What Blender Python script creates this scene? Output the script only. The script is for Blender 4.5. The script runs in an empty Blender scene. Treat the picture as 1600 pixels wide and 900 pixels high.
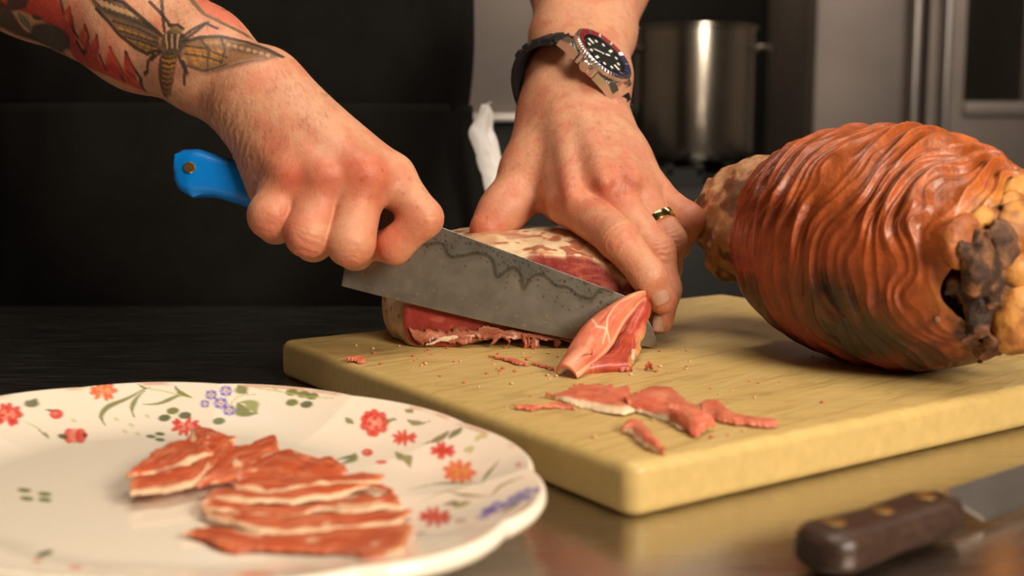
import bpy, bmesh, math, random
import numpy as np
from mathutils import Vector, Matrix
random.seed(4)
rng = np.random.default_rng(4)
S = bpy.context.scene
COL = S.collection

# ------------------------------------------------------------------ camera
TZ = 0.88                       # worktop height
FPX, PIT = 1901.6, 0.1326
CAM = np.array([0.0, 0.0, TZ + 0.1372])
cd = bpy.data.cameras.new('camera'); cam = bpy.data.objects.new('camera', cd); COL.objects.link(cam)
cam.location = CAM; cam.rotation_euler = (math.pi/2 - PIT, 0, 0)
cd.sensor_width = 36; cd.lens = 36*FPX/1600; cd.clip_start = 0.02; cd.clip_end = 30
cd.dof.use_dof = True; cd.dof.focus_distance = 0.645; cd.dof.aperture_fstop = 7.5
S.camera = cam

# ------------------------------------------------------------------ light
w = bpy.data.worlds.new('world'); S.world = w; w.use_nodes = True
w.node_tree.nodes['Background'].inputs[0].default_value = (0.9, 0.8, 0.7, 1)
w.node_tree.nodes['Background'].inputs[1].default_value = 0.02
S.view_settings.view_transform = 'Standard'; S.view_settings.look = 'None'
S.view_settings.gamma = 1; S.view_settings.use_curve_mapping = False
S.view_settings.exposure = 0.0

def area(name, loc, target, sx, sy, power, color, spread=180):
    l = bpy.data.lights.new(name, 'AREA'); l.shape = 'RECTANGLE'; l.size = sx; l.size_y = sy
    l.energy = power; l.color = color; l.spread = math.radians(spread)
    o = bpy.data.objects.new(name, l); COL.objects.link(o); o.location = loc
    o.rotation_euler = (Vector(target) - Vector(loc)).to_track_quat('-Z', 'Y').to_euler()
    return o
area('key_softbox', (0.78, -0.40, 1.50), (0.02, 0.6, 0.95), 0.42, 0.42, 21, (1.0, 0.86, 0.69))
area('overhead_softbox', (0.08, 0.40, 2.1), (0.0, 0.6, 0.9), 0.7, 0.5, 8.6, (1.0, 0.86, 0.70))
area('upper_wall_fill', (0.3, 2.95, 2.55), (0.4, 3.55, 1.85), 0.8, 0.3, 14, (1.0, 0.82, 0.62))  # added fill, brightens the upper wall that the worktop mirrors
area('kitchen_lamp', (1.4, 1.3, 2.5), (0.7, 3.2, 1.7), 0.5, 0.5, 21, (1.0, 0.86, 0.75))

# ------------------------------------------------------------------ helpers
cP, sP = math.cos(PIT), math.sin(PIT)
def ray(u, v):
    a = (u-800)/FPX; b = -(v-450)/FPX
    return np.array([a, cP + b*sP, -sP + b*cP])
def P(u, v, d): return CAM + ray(u, v)*d          # real point seen at a pixel, d metres deep
def G(u, v, z):
    r = ray(u, v); return CAM + r*((z-CAM[2])/r[2])
RIGHT = np.array([1., 0, 0]); FWD = np.array([0, cP, -sP]); UP = np.array([0, sP, cP])
def unit(a): a = np.asarray(a, float); return a/np.linalg.norm(a)

def hash3(ix, iy, iz, seed):
    h = (ix.astype(np.int64)*374761393 + iy.astype(np.int64)*668265263 + iz.astype(np.int64)*2147483647 + seed*1274126177) & 0xffffffff
    h = ((h ^ (h >> 13))*1274126177) & 0xffffffff
    h = (h ^ (h >> 16)) & 0xffff
    return h.astype(np.float32)/65535.0
def vnoise(p, sc=1.0, seed=0):
    p = np.asarray(p, float)*sc
    i = np.floor(p).astype(np.int64); f = p - i; f = f*f*(3-2*f)
    r = 0
    for dx in (0, 1):
        wx = f[:, 0] if dx else 1-f[:, 0]
        for dy in (0, 1):
            wy = f[:, 1] if dy else 1-f[:, 1]
            for dz in (0, 1):
                wz = f[:, 2] if dz else 1-f[:, 2]
                r = r + wx*wy*wz*hash3(i[:, 0]+dx, i[:, 1]+dy, i[:, 2]+dz, seed)
    return r                                       # 0..1
def fbm(p, sc, oc=4, seed=0):
    a = 0; t = 0; k = 1.0
    for o in range(oc):
        a = a + k*vnoise(p, sc*2**o, seed+o); t += k; k *= .5
    return a/t
def sstep(a, b, x):
    t = np.clip((x-a)/(b-a), 0, 1); return t*t*(3-2*t)
def srgb(r, g, b):
    f = lambda c: (c/12.92 if c <= .04045 else ((c+.055)/1.055)**2.4)
    return np.array([f(r/255), f(g/255), f(b/255)])

def mk(name, V, F, mat=None, parent=None, smooth=True, col=None, uv=None):
    me = bpy.data.meshes.new(name)
    V = np.asarray(V, np.float32)
    if isinstance(F, np.ndarray) and F.ndim == 2:
        k = F.shape[1]; n = len(F)
        me.vertices.add(len(V)); me.vertices.foreach_set('co', V.ravel())
        me.loops.add(n*k); me.loops.foreach_set('vertex_index', F.astype(np.int32).ravel())
        me.polygons.add(n); me.polygons.foreach_set('loop_start', np.arange(0, n*k, k, dtype=np.int32))
        try: me.polygons.foreach_set('loop_total', np.full(n, k, np.int32))
        except Exception: pass
        me.update(calc_edges=True); me.validate()
    else:
        me.from_pydata([tuple(map(float, v)) for v in V], [], [tuple(map(int, f)) for f in F]); me.update()
    if smooth: me.polygons.foreach_set('use_smooth', np.ones(len(me.polygons), bool))
    if col is not None:
        a = me.color_attributes.new('Col', 'FLOAT_COLOR', 'POINT')
        c = np.ones((len(V), 4), np.float32); c[:, :3] = col
        a.data.foreach_set('color', c.ravel())
    if mat is not None: me.materials.append(mat)
    o = bpy.data.objects.new(name, me); COL.objects.link(o)
    if parent is not None:
        o.parent = parent
        if parent.parent is None: o.matrix_parent_inverse = parent.matrix_basis.inverted()   # parts are built in world coordinates
    return o
def tag(o, label=None, cat=None, group=None, kind=None):
    if label: o['label'] = label
    if cat: o['category'] = cat
    if group: o['group'] = group
    if kind: o['kind'] = kind
    return o
def empty(name, loc, label, cat, group=None):
    o = bpy.data.objects.new(name, None); COL.objects.link(o); o.location = tuple(map(float, loc)); o.empty_display_size = .03
    return tag(o, label, cat, group)

def gridF(n, m, wn=False, wm=False, off=0):
    """faces of an n x m vertex grid"""
    I = np.arange(n if wn else n-1); J = np.arange(m if wm else m-1)
    i, j = np.meshgrid(I, J, indexing='ij'); i2 = (i+1) % n; j2 = (j+1) % m
    return np.stack([i*m+j, i2*m+j, i2*m+j2, i*m+j2], -1).reshape(-1, 4) + off
class MB:
    """collects shapes into one mesh"""
    def __init__(s): s.V = []; s.F = []; s.n = 0
    def add(s, V, F):
        V = np.asarray(V, float); s.V.append(V)
        s.F += [tuple(int(i)+s.n for i in f) for f in F]; s.n += len(V); return s
    def box(s, x0, x1, y0, y1, z0, z1, bev=0):
        bm = bmesh.new(); bmesh.ops.create_cube(bm, size=1)
        for v in bm.verts: v.co = Vector(((x0+x1)/2+v.co.x*(x1-x0), (y0+y1)/2+v.co.y*(y1-y0), (z0+z1)/2+v.co.z*(z1-z0)))
        if bev: bmesh.ops.bevel(bm, geom=list(bm.edges), offset=bev, segments=3, profile=.5, affect='EDGES')
        bm.verts.index_update()
        s.add([v.co[:] for v in bm.verts], [[v.index for v in f.verts] for f in bm.faces]); bm.free(); return s
    def lathe(s, prof, n=48, M=None, cap=True):
        """prof: (r,z) list; M 4x4"""
        th = np.linspace(0, 2*np.pi, n, endpoint=False)
        V = np.array([[r*math.cos(t), r*math.sin(t), z] for r, z in prof for t in th])
        F = [tuple(f) for f in gridF(len(prof), n, False, True)]
        F = [f[::-1] for f in F]
        if cap:
            F.append(tuple(range(n))[::-1] if True else ()); F.append(tuple(range((len(prof)-1)*n, len(prof)*n)))
        if M is not None: V = V @ np.array(M)[:3, :3].T + np.array(M)[:3, 3]
        return s.add(V, F)
    def tube(s, pts, r, n=12, flat=None):
        pts = np.asarray(pts, float); r = np.broadcast_to(r, len(pts))
        T = np.gradient(pts, axis=0); up = np.array([0.123, .3, .94]); V = []
        for k, (p, t) in enumerate(zip(pts, T)):
            t = unit(t); x = unit(np.cross(t, up)); y = np.cross(x, t)
            for j in range(n):
                a = 2*np.pi*j/n; V.append(p + r[k]*(x*math.cos(a)+y*math.sin(a)))
        F = [tuple(f) for f in gridF(len(pts), n, False, True)]
        F.append(tuple(range(n))[::-1]); F.append(tuple(range((len(pts)-1)*n, len(pts)*n)))
        return s.add(V, F)
    def build(s, name, mat, parent=None, smooth=True):
        o = mk(name, np.concatenate(s.V), s.F, mat, parent, smooth=False)
        bm = bmesh.new(); bm.from_mesh(o.data); bmesh.ops.recalc_face_normals(bm, faces=bm.faces)
        if smooth:
            for f in bm.faces: f.smooth = True
            for e in bm.edges:
                if len(e.link_faces) == 2 and e.calc_face_angle(0) > 0.6: e.smooth = False
        bm.to_mesh(o.data); bm.free()
        return o
def frame(o, x, y, z):
    M = np.eye(4); M[:3, 0] = x; M[:3, 1] = y; M[:3, 2] = z; M[:3, 3] = o; return M

# smooth resampling of a polyline
def resample(pts, n, smooth=True):
    pts = np.asarray(pts, float)
    if smooth and len(pts) > 2:
        Q = []
        E = np.vstack([2*pts[0]-pts[1], pts, 2*pts[-1]-pts[-2]])
        for i in range(1, len(E)-2):
            for t in np.linspace(0, 1, 12, endpoint=False):
                p0, p1, p2, p3 = E[i-1], E[i], E[i+1], E[i+2]
                Q.append(.5*((2*p1)+(-p0+p2)*t+(2*p0-5*p1+4*p2-p3)*t*t+(-p0+3*p1-3*p2+p3)*t**3))
        Q.append(pts[-1]); pts = np.array(Q)
    L = np.r_[0, np.cumsum(np.linalg.norm(np.diff(pts, axis=0), axis=1))]
    s = np.linspace(0, L[-1], n)
    return np.stack([np.interp(s, L, pts[:, k]) for k in range(pts.shape[1])], 1)

# -------- painting flat print / pigment on vertices, in a surface's own 2D coordinates
class Paint:
    def __init__(s, xy, col): s.xy = np.asarray(xy, float); s.c = np.array(np.broadcast_to(col, (len(s.xy), 3)), float)
    def _mix(s, idx, a, col): s.c[idx] = s.c[idx]*(1-a[:, None]) + np.asarray(col)*a[:, None]
    def line(s, pts, wd, col, al=1., soft=.5):
        pts = np.asarray(pts, float); wd = np.broadcast_to(wd, len(pts)); m = wd.max()*1.6
        lo, hi = pts.min(0)-m, pts.max(0)+m
        idx = np.where(np.all((s.xy > lo) & (s.xy < hi), 1))[0]
        if not len(idx): return
        q = s.xy[idx]; best = np.full(len(q), 9e9)
        for k in range(len(pts)-1):
            a, b = pts[k], pts[k+1]; ab = b-a; t = np.clip(((q-a)@ab)/max(ab@ab, 1e-12), 0, 1)
            d = np.linalg.norm(q-(a+t[:, None]*ab), axis=1)/(wd[k]+(wd[k+1]-wd[k])*t)*2
            best = np.minimum(best, d)
        s._mix(idx, al*(1-sstep(1-soft, 1+soft, best)), col)
    def poly(s, pts, col, al=1., soft=0.):
        pts = np.asarray(pts, float); m = soft*2
        idx = np.where(np.all((s.xy > pts.min(0)-m) & (s.xy < pts.max(0)+m), 1))[0]
        if not len(idx): return
        q = s.xy[idx]; ins = np.zeros(len(q), bool); best = np.full(len(q), 9e9)
        for k in range(len(pts)):
            a, b = pts[k], pts[(k+1) % len(pts)]
            c = (a[1] > q[:, 1]) != (b[1] > q[:, 1])
            with np.errstate(all='ignore'):
                xi = (b[0]-a[0])*(q[:, 1]-a[1])/(b[1]-a[1]+1e-15)+a[0]
            ins ^= c & (q[:, 0] < xi)
            ab = b-a; t = np.clip(((q-a)@ab)/max(ab@ab, 1e-15), 0, 1)
            best = np.minimum(best, np.linalg.norm(q-(a+t[:, None]*ab), axis=1))
        sd = np.where(ins, -best, best)
        a = (1-sstep(-soft, soft, sd)) if soft > 0 else (sd < 0).astype(float)
        s._mix(idx, al*a, col)

# -------- signed distance bodies
def rcone(p, a, b, r1, r2):
    a = np.asarray(a, np.float32); b = np.asarray(b, np.float32)
    ba = b-a; l2 = float(ba@ba); rr = r1-r2; a2 = l2-rr*rr; il2 = 1/l2
    pa = p-a; y = pa@ba; z = y-l2
    xv = pa*l2-ba[None]*y[:, None]; x2 = np.einsum('ij,ij->i', xv, xv)
    y2 = y*y*l2; z2 = z*z*l2; k = np.sign(rr)*rr*rr*x2
    c1 = np.sign(z)*a2*z2 > k; c2 = np.sign(y)*a2*y2 < k
    d3 = (np.sqrt(np.maximum(x2*a2*il2, 0))+y*rr)*il2-r1
    return np.where(c1, np.sqrt(x2+z2)*il2-r2, np.where(c2, np.sqrt(x2+y2)*il2-r1, d3))
def sph(p, c, r): return np.linalg.norm(p-np.asarray(c, np.float32), axis=1)-r
def smin(a, b, k):
    h = np.maximum(k-np.abs(a-b), 0)/k
    return np.minimum(a, b)-h*h*k*.25
def sdf_mesh(fn, lo, hi, h, band=9):
    import openvdb
    q = 4; lo = np.asarray(lo, float); n = np.ceil((np.asarray(hi)-lo)/(h*q)).astype(int)
    ax = [lo[i]+(np.arange(n[i])+.5)*h*q-h*.5 for i in range(3)]
    X = np.stack(np.meshgrid(*ax, indexing='ij'), -1).reshape(-1, 3).astype(np.float32)
    dc = np.concatenate([fn(c) for c in np.array_split(X, max(1, len(X)//200000))]).reshape(n)
    near = np.abs(dc) < band*h
    arr = np.repeat(np.repeat(np.repeat(dc, q, 0), q, 1), q, 2).astype(np.float32)
    ci = np.argwhere(near)
    o = np.stack(np.meshgrid(*[np.arange(q)]*3, indexing='ij'), -1).reshape(-1, 3)
    fi = (ci[:, None]*q+o[None]).reshape(-1, 3)
    pts = (lo+fi*h).astype(np.float32)
    if len(pts):
        val = np.concatenate([fn(c) for c in np.array_split(pts, max(1, len(pts)//200000))])
        arr[fi[:, 0], fi[:, 1], fi[:, 2]] = val
    g = openvdb.FloatGrid(1.0); g.copyFromArray(arr)
    v, f = g.convertToQuads(0.0)
    return lo+np.asarray(v, float)*h, np.asarray(f).astype(np.int64)
def vnormals(V, F):
    n = np.cross(V[F[:, 2]]-V[F[:, 0]], V[F[:, 3]]-V[F[:, 1]]); N = np.zeros_like(V)
    for k in range(4): np.add.at(N, F[:, k], n)
    return N/np.maximum(np.linalg.norm(N, axis=1), 1e-20)[:, None]

# ------------------------------------------------------------------ materials
def nodes(name):
    m = bpy.data.materials.new(name); m.use_nodes = True
    nt = m.node_tree; b = nt.nodes['Principled BSDF']
    return m, nt, b
def pbr(name, col, rough=.5, metal=0., var=.0, vscale=20., bump=0., bscale=80., stretch=(1, 1, 1), rot=(0, 0, 0),
        spec=None, attr=False, sss=0., coat=0., sheen=0., rvar=0., bdist=.001):
    m, nt, b = nodes(name); N = nt.nodes; L = nt.links
    b.inputs['Roughness'].default_value = rough; b.inputs['Metallic'].default_value = metal
    b.inputs['Base Color'].default_value = (*col, 1)
    if spec is not None: b.inputs['Specular IOR Level'].default_value = spec
    if coat: b.inputs['Coat Weight'].default_value = coat; b.inputs['Coat Roughness'].default_value = .15
    if sheen: b.inputs['Sheen Weight'].default_value = sheen
    if sss:
        b.inputs['Subsurface Weight'].default_value = sss
        b.inputs['Subsurface Radius'].default_value = (1., .35, .2); b.inputs['Subsurface Scale'].default_value = .004
    tc = N.new('ShaderNodeTexCoord'); mp = N.new('ShaderNodeMapping')
    mp.inputs['Scale'].default_value = stretch; mp.inputs['Rotation'].default_value = rot
    L.new(tc.outputs['Object'], mp.inputs[0])
    src = None
    if attr:
        at = N.new('ShaderNodeAttribute'); at.attribute_name = 'Col'; src = at.outputs['Color']
    if var:
        nz = N.new('ShaderNodeTexNoise'); nz.inputs['Scale'].default_value = vscale; nz.inputs['Detail'].default_value = 6
        L.new(mp.outputs[0], nz.inputs['Vector'])
        mr = N.new('ShaderNodeMapRange'); mr.inputs[1].default_value = .3; mr.inputs[2].default_value = .7
        mr.inputs[3].default_value = 1-var; mr.inputs[4].default_value = 1+var
        L.new(nz.outputs[0], mr.inputs[0])
        mx = N.new('ShaderNodeMix'); mx.data_type = 'RGBA'; mx.blend_type = 'MULTIPLY'; mx.inputs[0].default_value = 1
        if src: L.new(src, mx.inputs[6])
        else: mx.inputs[6].default_value = (*col, 1)
        cmb = N.new('ShaderNodeCombineColor')
        for i in range(3): L.new(mr.outputs[0], cmb.inputs[i])
        L.new(cmb.outputs[0], mx.inputs[7]); src = mx.outputs[2]
        if rvar:
            m2 = N.new('ShaderNodeMapRange'); m2.inputs[1].default_value = .3; m2.inputs[2].default_value = .7
            m2.inputs[3].default_value = max(rough-rvar, .02); m2.inputs[4].default_value = rough+rvar
            L.new(nz.outputs[0], m2.inputs[0]); L.new(m2.outputs[0], b.inputs['Roughness'])
    if src: L.new(src, b.inputs['Base Color'])
    if bump:
        n2 = N.new('ShaderNodeTexNoise'); n2.inputs['Scale'].default_value = bscale; n2.inputs['Detail'].default_value = 5
        L.new(mp.outputs[0], n2.inputs['Vector'])
        bp = N.new('ShaderNodeBump'); bp.inputs['Strength'].default_value = bump; bp.inputs['Distance'].default_value = bdist
        L.new(n2.outputs[0], bp.inputs['Height']); L.new(bp.outputs[0], b.inputs['Normal'])
    return m
YAW = 0.5966
M = {}
M['steel_top'] = pbr('brushed_steel_top', (.52, .49, .46), .24, 1., .05, 30, .04, 60, (1, 14, 1), (0, 0, -YAW), rvar=.05, bdist=.0006)
M['steel'] = pbr('kitchen_steel', (.50, .46, .43), .38, 1., .06, 8, .05, 40, (1, 1, .1))
M['steel_dark'] = pbr('dull_steel', (.215, .182, .162), .5, .6, .12, 5)
M['polished'] = pbr('polished_steel', (.76, .75, .73), .22, 1.)
M['pot'] = pbr('stockpot_steel', (.52, .47, .40), .22, 1., .08, 12, .0)
M['black_metal'] = pbr('black_enamel', (.009, .008, .007), .5, 0, .2, 6, spec=.3)
M['black_wall'] = pbr('dark_backing', (.006, .0055, .005), .8, 0, .2, 6, spec=.2)
M['wall'] = pbr('dull_plaster', (.30, .26, .22), .8, 0, .1, 4)
M['floor'] = pbr('quarry_tile', (.09, .06, .045), .5, 0, .2, 6)
M['glass_dark'] = pbr('dark_oven_glass', (.02, .017, .014), .12, 0)
M['board'] = pbr('yellow_rubber_board', (.62, .44, .16), .42, 0, .07, 60, .12, 120, (.35, 6, 3), (0, 0, -YAW), attr=True, bdist=.0005)
M['glaze'] = pbr('plate_glaze', (.9, .85, .78), .13, 0, attr=True, coat=.3)
M['blade'] = pbr('carbon_steel_blade', (.3, .28, .25), .36, .85, .12, 120, .08, 300, attr=True, bdist=.0003)
M['steel_blade'] = pbr('worn_knife_steel', (.46, .42, .38), .38, 1., .1, 60, .06, 150)
M['blue'] = pbr('blue_handle_plastic', tuple(srgb(0, 122, 214)), .35, 0, .03, 40)
M['brass'] = pbr('brass_rivet', (.62, .40, .14), .35, 1.)
M['gold'] = pbr('gold', (.90, .66, .25), .14, 1.)
M['darkwood'] = pbr('dark_rosewood', (.046, .023, .015), .38, 0, .35, 45, .15, 120, (1, 8, 8))
M['skin'] = pbr('skin', (.6, .36, .25), .50, 0, .06, 260, .55, 700, attr=True, sss=.07, bdist=.0005)
M['nail'] = pbr('nail', (.57, .32, .235), .30, 0, .04, 200, sss=.1)
M['hair'] = pbr('arm_hair_brown', (.07, .035, .018), .6)
M['black_cloth'] = pbr('black_cotton', (.0078, .0070, .0060), .95, 0, .2, 30, .25, 900, spec=.12, bdist=.0004)
M['apron'] = pbr('black_twill', (.0080, .0072, .0060), .95, 0, .2, 25, .3, 1200, spec=.12, bdist=.0004)
M['trouser'] = pbr('dark_trouser', (.02, .02, .022), .9, 0, .2, 30)
M['towel'] = pbr('white_towel', (.95, .92, .91), .9, 0, .06, 60, .4, 500, bdist=.001)
M['rubber'] = pbr('black_rubber', (.011, .011, .012), .5, 0, .15, 60, spec=.3)
M['dial'] = pbr('watch_dial', (.010, .009, .008), .55, spec=.2)
M['lume'] = pbr('lume', (.80, .80, .70), .5)
M['wred'] = pbr('bezel_red', (.22, .010, .012), .4, spec=.3)
M['wblue'] = pbr('bezel_blue', (.02, .016, .07), .4, spec=.3)
M['meat'] = pbr('cured_meat', (.4, .1, .06), .38, 0, .10, 220, .35, 260, attr=True, sss=.08, bdist=.0012)
M['slice'] = pbr('cured_slice', (.4, .1, .06), .36, 0, .10, 160, .25, 300, attr=True, sss=.10, bdist=.0007)
M['fat'] = pbr('ham_fat', (.72, .52, .37), .4, 0, .10, 150, .3, 250, sss=.1, bdist=.0008)
M['rind'] = pbr('ham_rind', (.35, .1, .03), .42, 0, .24, 130, .6, 330, attr=True, coat=.12, bdist=.0010)
M['bone'] = pbr('ham_bone', (.50, .26, .075), .45, 0, .2, 70, .4, 150, bdist=.001)
M['dry'] = pbr('dry_meat', (.2, .1, .06), .72, 0, .35, 160, .9, 260, attr=True, bdist=.0022)
M['horn'] = pbr('bone_end', (.5, .28, .1), .55, 0, .22, 130, .6, 240, attr=True, bdist=.0014)
M['twine'] = pbr('twine', (.45, .31, .12), .8, 0, .1, 100)

def knife_marks(m):
    nt = m.node_tree; N = nt.nodes; L = nt.links; b = N['Principled BSDF']
    src = b.inputs['Base Color'].links[0].from_socket
    tc = N.new('ShaderNodeTexCoord'); prev = src
    ge = N.new('ShaderNodeNewGeometry'); sx_ = N.new('ShaderNodeSeparateXYZ'); L.new(ge.outputs['Normal'], sx_.inputs[0])
    up2 = N.new('ShaderNodeMapRange'); up2.inputs[1].default_value = .8; up2.inputs[2].default_value = .97; L.new(sx_.outputs[2], up2.inputs[0])
    for ang, sc, lo_, hi_, col in ((-YAW-.15, (6, 260, 1), .56, .66, (.36, .22, .07)), (-YAW+.5, (8, 300, 1), .61, .68, (.40, .25, .08)), (-YAW-.35, (5, 120, 1), .56, .72, (.66, .50, .24)), (-YAW, (14, 30, 4), .58, .80, (.34, .22, .07))):
        mp = N.new('ShaderNodeMapping'); mp.inputs['Rotation'].default_value = (0, 0, ang); L.new(tc.outputs['Object'], mp.inputs[0])
        m2 = N.new('ShaderNodeMapping'); m2.inputs['Scale'].default_value = sc; L.new(mp.outputs[0], m2.inputs[0])
        nz = N.new('ShaderNodeTexNoise'); nz.inputs['Scale'].default_value = 3.; nz.inputs['Detail'].default_value = 3; L.new(m2.outputs[0], nz.inputs['Vector'])
        mr = N.new('ShaderNodeMapRange'); mr.inputs[1].default_value = lo_; mr.inputs[2].default_value = hi_; mr.inputs[4].default_value = .75; L.new(nz.outputs[0], mr.inputs[0])
        mt = N.new('ShaderNodeMath'); mt.operation = 'MULTIPLY'; L.new(mr.outputs[0], mt.inputs[0]); L.new(up2.outputs[0], mt.inputs[1])
        mx = N.new('ShaderNodeMix'); mx.data_type = 'RGBA'; L.new(mt.outputs[0], mx.inputs[0]); L.new(prev, mx.inputs[6]); mx.inputs[7].default_value = (*col, 1); prev = mx.outputs[2]
    L.new(prev, b.inputs['Base Color'])
knife_marks(M['board'])

# ================================================================== SETTING
def struct(name, mb, mat): return tag(mb.build(name, mat, smooth=False), kind='structure')
struct('floor', MB().box(-2.2, 2.4, -1.6, 3.6, -.05, 0), M['floor'])
struct('ceiling', MB().box(-2.2, 2.4, -1.6, 3.6, 2.75, 2.8), M['wall'])
struct('wall_back', MB().box(-2.2, 2.4, 3.55, 3.6, 0, 2.75), M['wall'])
struct('dark_panel_1', MB().box(-2.2, 2.4, 3.52, 3.55, 0, 1.48), M['black_wall'])  # black panel added to keep the weakly lit background dark in view
struct('wall_left', MB().box(-2.25, -2.2, -1.6, 3.6, 0, 2.75), M['wall'])
struct('wall_right', MB().box(2.4, 2.45, -1.6, 3.6, 0, 2.75), M['wall'])
struct('wall_front', MB().box(-2.2, 2.4, -1.65, -1.6, 0, 2.75), M['wall'])

# worktable
T = empty('worktable', (0, .35, 0), 'brushed stainless steel worktable carrying board, platter and knives', 'table')
MB().box(-1.0, 1.0, -.15, .925, TZ-.04, TZ, .003).build('tabletop', M['steel_top'], T)
MB().box(-.95, .95, -.10, .87, .22, .245, .003).build('undershelf', M['steel'], T)
for x in (-.93, .93):
    for y in (-.08, .85):
        MB().lathe([(.022, 0), (.022, TZ-.04)], 20, frame((x, y, 0), RIGHT, (0, 1, 0), (0, 0, 1))).build('leg', M['steel'], T)

# ---- kitchen behind
def at_y(u, v, y):
    r = ray(u, v); return CAM + r*(y/r[1])
# fridge / steel upright cabinet at right
yF = 3.0
xl = at_y(1265, 100, yF)[0]; xm = at_y(1440, 100, yF)[0]; xr = xm+.62
c = empty('upright_refrigerator', ((xl+xr)/2, yF+.2, 0), 'tall grey steel refrigerator with two bar handles behind the ham', 'refrigerator')
MB().box(xl, xr, yF+.012, yF+.5, .1, 2.1, .006).build('cabinet_body', M['steel_dark'], c)
dl = MB().box(xl+.004, xm-.008, yF-.03, yF+.01, .14, 2.06, .006).build('door', M['steel_dark'], c)
dr = MB().box(xm+.004, xr-.004, yF-.03, yF+.01, .14, 2.06, .006).build('door', M['steel_dark'], c)
for dd, uu in ((dl, 1417), (dr, 1465)):
    hx = at_y(uu, 100, yF)[0]
    mb = MB().box(hx-.009, hx+.009, yF-.075, yF-.057, .8, 1.75, .005)
    for zz in (.85, 1.7): mb.box(hx-.006, hx+.006, yF-.06, yF-.028, zz-.01, zz+.01)
    mb.build('handle', M['steel'], dd)
x0 = at_y(1502, 60, yF)[0]; x1 = at_y(1592, 60, yF)[0]; z0 = at_y(1500, 158, yF)[2]
MB().box(x0, x1, yF-.034, yF-.028, z0, 2.0, .002).build('glass_pane', M['glass_dark'], dr)
zt = at_y(1500, 182, yF)[2]
MB().box(x0-.0, xr-.01, yF-.04, yF-.028, zt, z0-.004, .004).build('door_rail', M['steel_dark'], dr)
MB().box(x1+.004, x1+.016, yF-.045, yF-.028, z0, 2.0, .003).build('door_stile', M['steel'], dr)

# range with stockpot
yR = 2.25
zR = at_y(1080, 252, yR)[2]
rl = at_y(700, 200, yR-.12)[0]; rr = at_y(1262, 200, yR)[0]
rg = empty('cooking_range', ((rl+rr)/2, yR, 0), 'black cooking range carrying the stockpot behind the hands', 'range')
MB().box(rl-.5, rr, yR-.25, yR+.4, .1, zR-.035, .006).build('range_body', M['black_metal'], rg)
for gx in np.arange(rl-.3, rr-.1, .26):
    g = MB()
    for k in range(5): g.box(gx+k*.05, gx+k*.05+.012, yR-.2, yR+.3, zR-.02, zR, .002)
    for y in (yR-.2, yR+.29): g.box(gx, gx+.212, y, y+.012, zR-.036, zR-.006)
    g.build('pan_grate', M['black_metal'], rg)
for gx in np.arange(rl-.3, rr-.05, .13):
    MB().lathe([(.022, 0), (.022, .02), (.017, .028), (.0, .028)], 20, frame((gx, yR-.25, zR-.09), RIGHT, (0, 0, 1), (0, -1, 0))).build('knob', M['black_metal'], rg)
for x in (rl-.45, rr-.05):
    for y in (yR-.2, yR+.35): MB().box(x-.025, x+.025, y-.025, y+.025, 0, .1).build('leg', M['steel_dark'], rg)
# grey steel splash panel left, with its pale edge rail
yS = 2.75
bp = empty('steel_backsplash', (at_y(760, 100, yS)[0], yS, at_y(780, 186, yS)[2]), 'grey brown steel splash panel with pale ledge left of the arm', 'splashback')
xa, xb = at_y(560, 100, yS)[0], at_y(845, 100, yS)[0]
zl = at_y(780, 190, yS)[2]; zh = at_y(780, 178, yS)[2]
MB().box(xa, xb, yS, yS+.03, zh, 2.0, .002).build('panel', M['steel_dark'], bp)
MB().box(xa, xb+.02, yS-.06, yS+.03, zl, zh, .003).build('ledge', M['steel'], bp)
MB().box(xa, xb, yS, yS+.03, 0, zl, .002).build('lower_panel', M['black_metal'], bp)
MB().box(xa+.02, xb-.02, yS+.03, yS+.78, 0, 1.9, .002).build('carcass', M['black_metal'], bp)
# stockpot
pc = at_y(1081, 250, yR); pr = 91*yR/FPX*1.0; ptop = at_y(1081, 46, yR)[2]
pot = empty('stockpot', (pc[0], yR, zR), 'tall polished steel stockpot standing on the range', 'pot')
MB().lathe([(pr*.90, zR+.0), (pr*.97, zR+.006), (pr, zR+.02), (pr, ptop-.004), (pr*1.05, ptop-.001), (pr*1.05, ptop+.003), (pr*.985, ptop+.003), (pr*.97, ptop-.01), (pr*.97, zR+.012), (0, zR+.012)],
           96, frame((pc[0], yR, 0), RIGHT, (0, 1, 0), (0, 0, 1))).build('pot_body', M['pot'], pot)
for sx in (-1, 1):
    zc = ptop-.035
    arc = [(pc[0]+sx*(pr-.002+.030*math.sin(a)), yR+.045*math.cos(a), zc) for a in np.linspace(0, math.pi, 13)]
    MB().tube(arc, .0055, 10).build('handle', M['pot'], pot)

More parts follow.
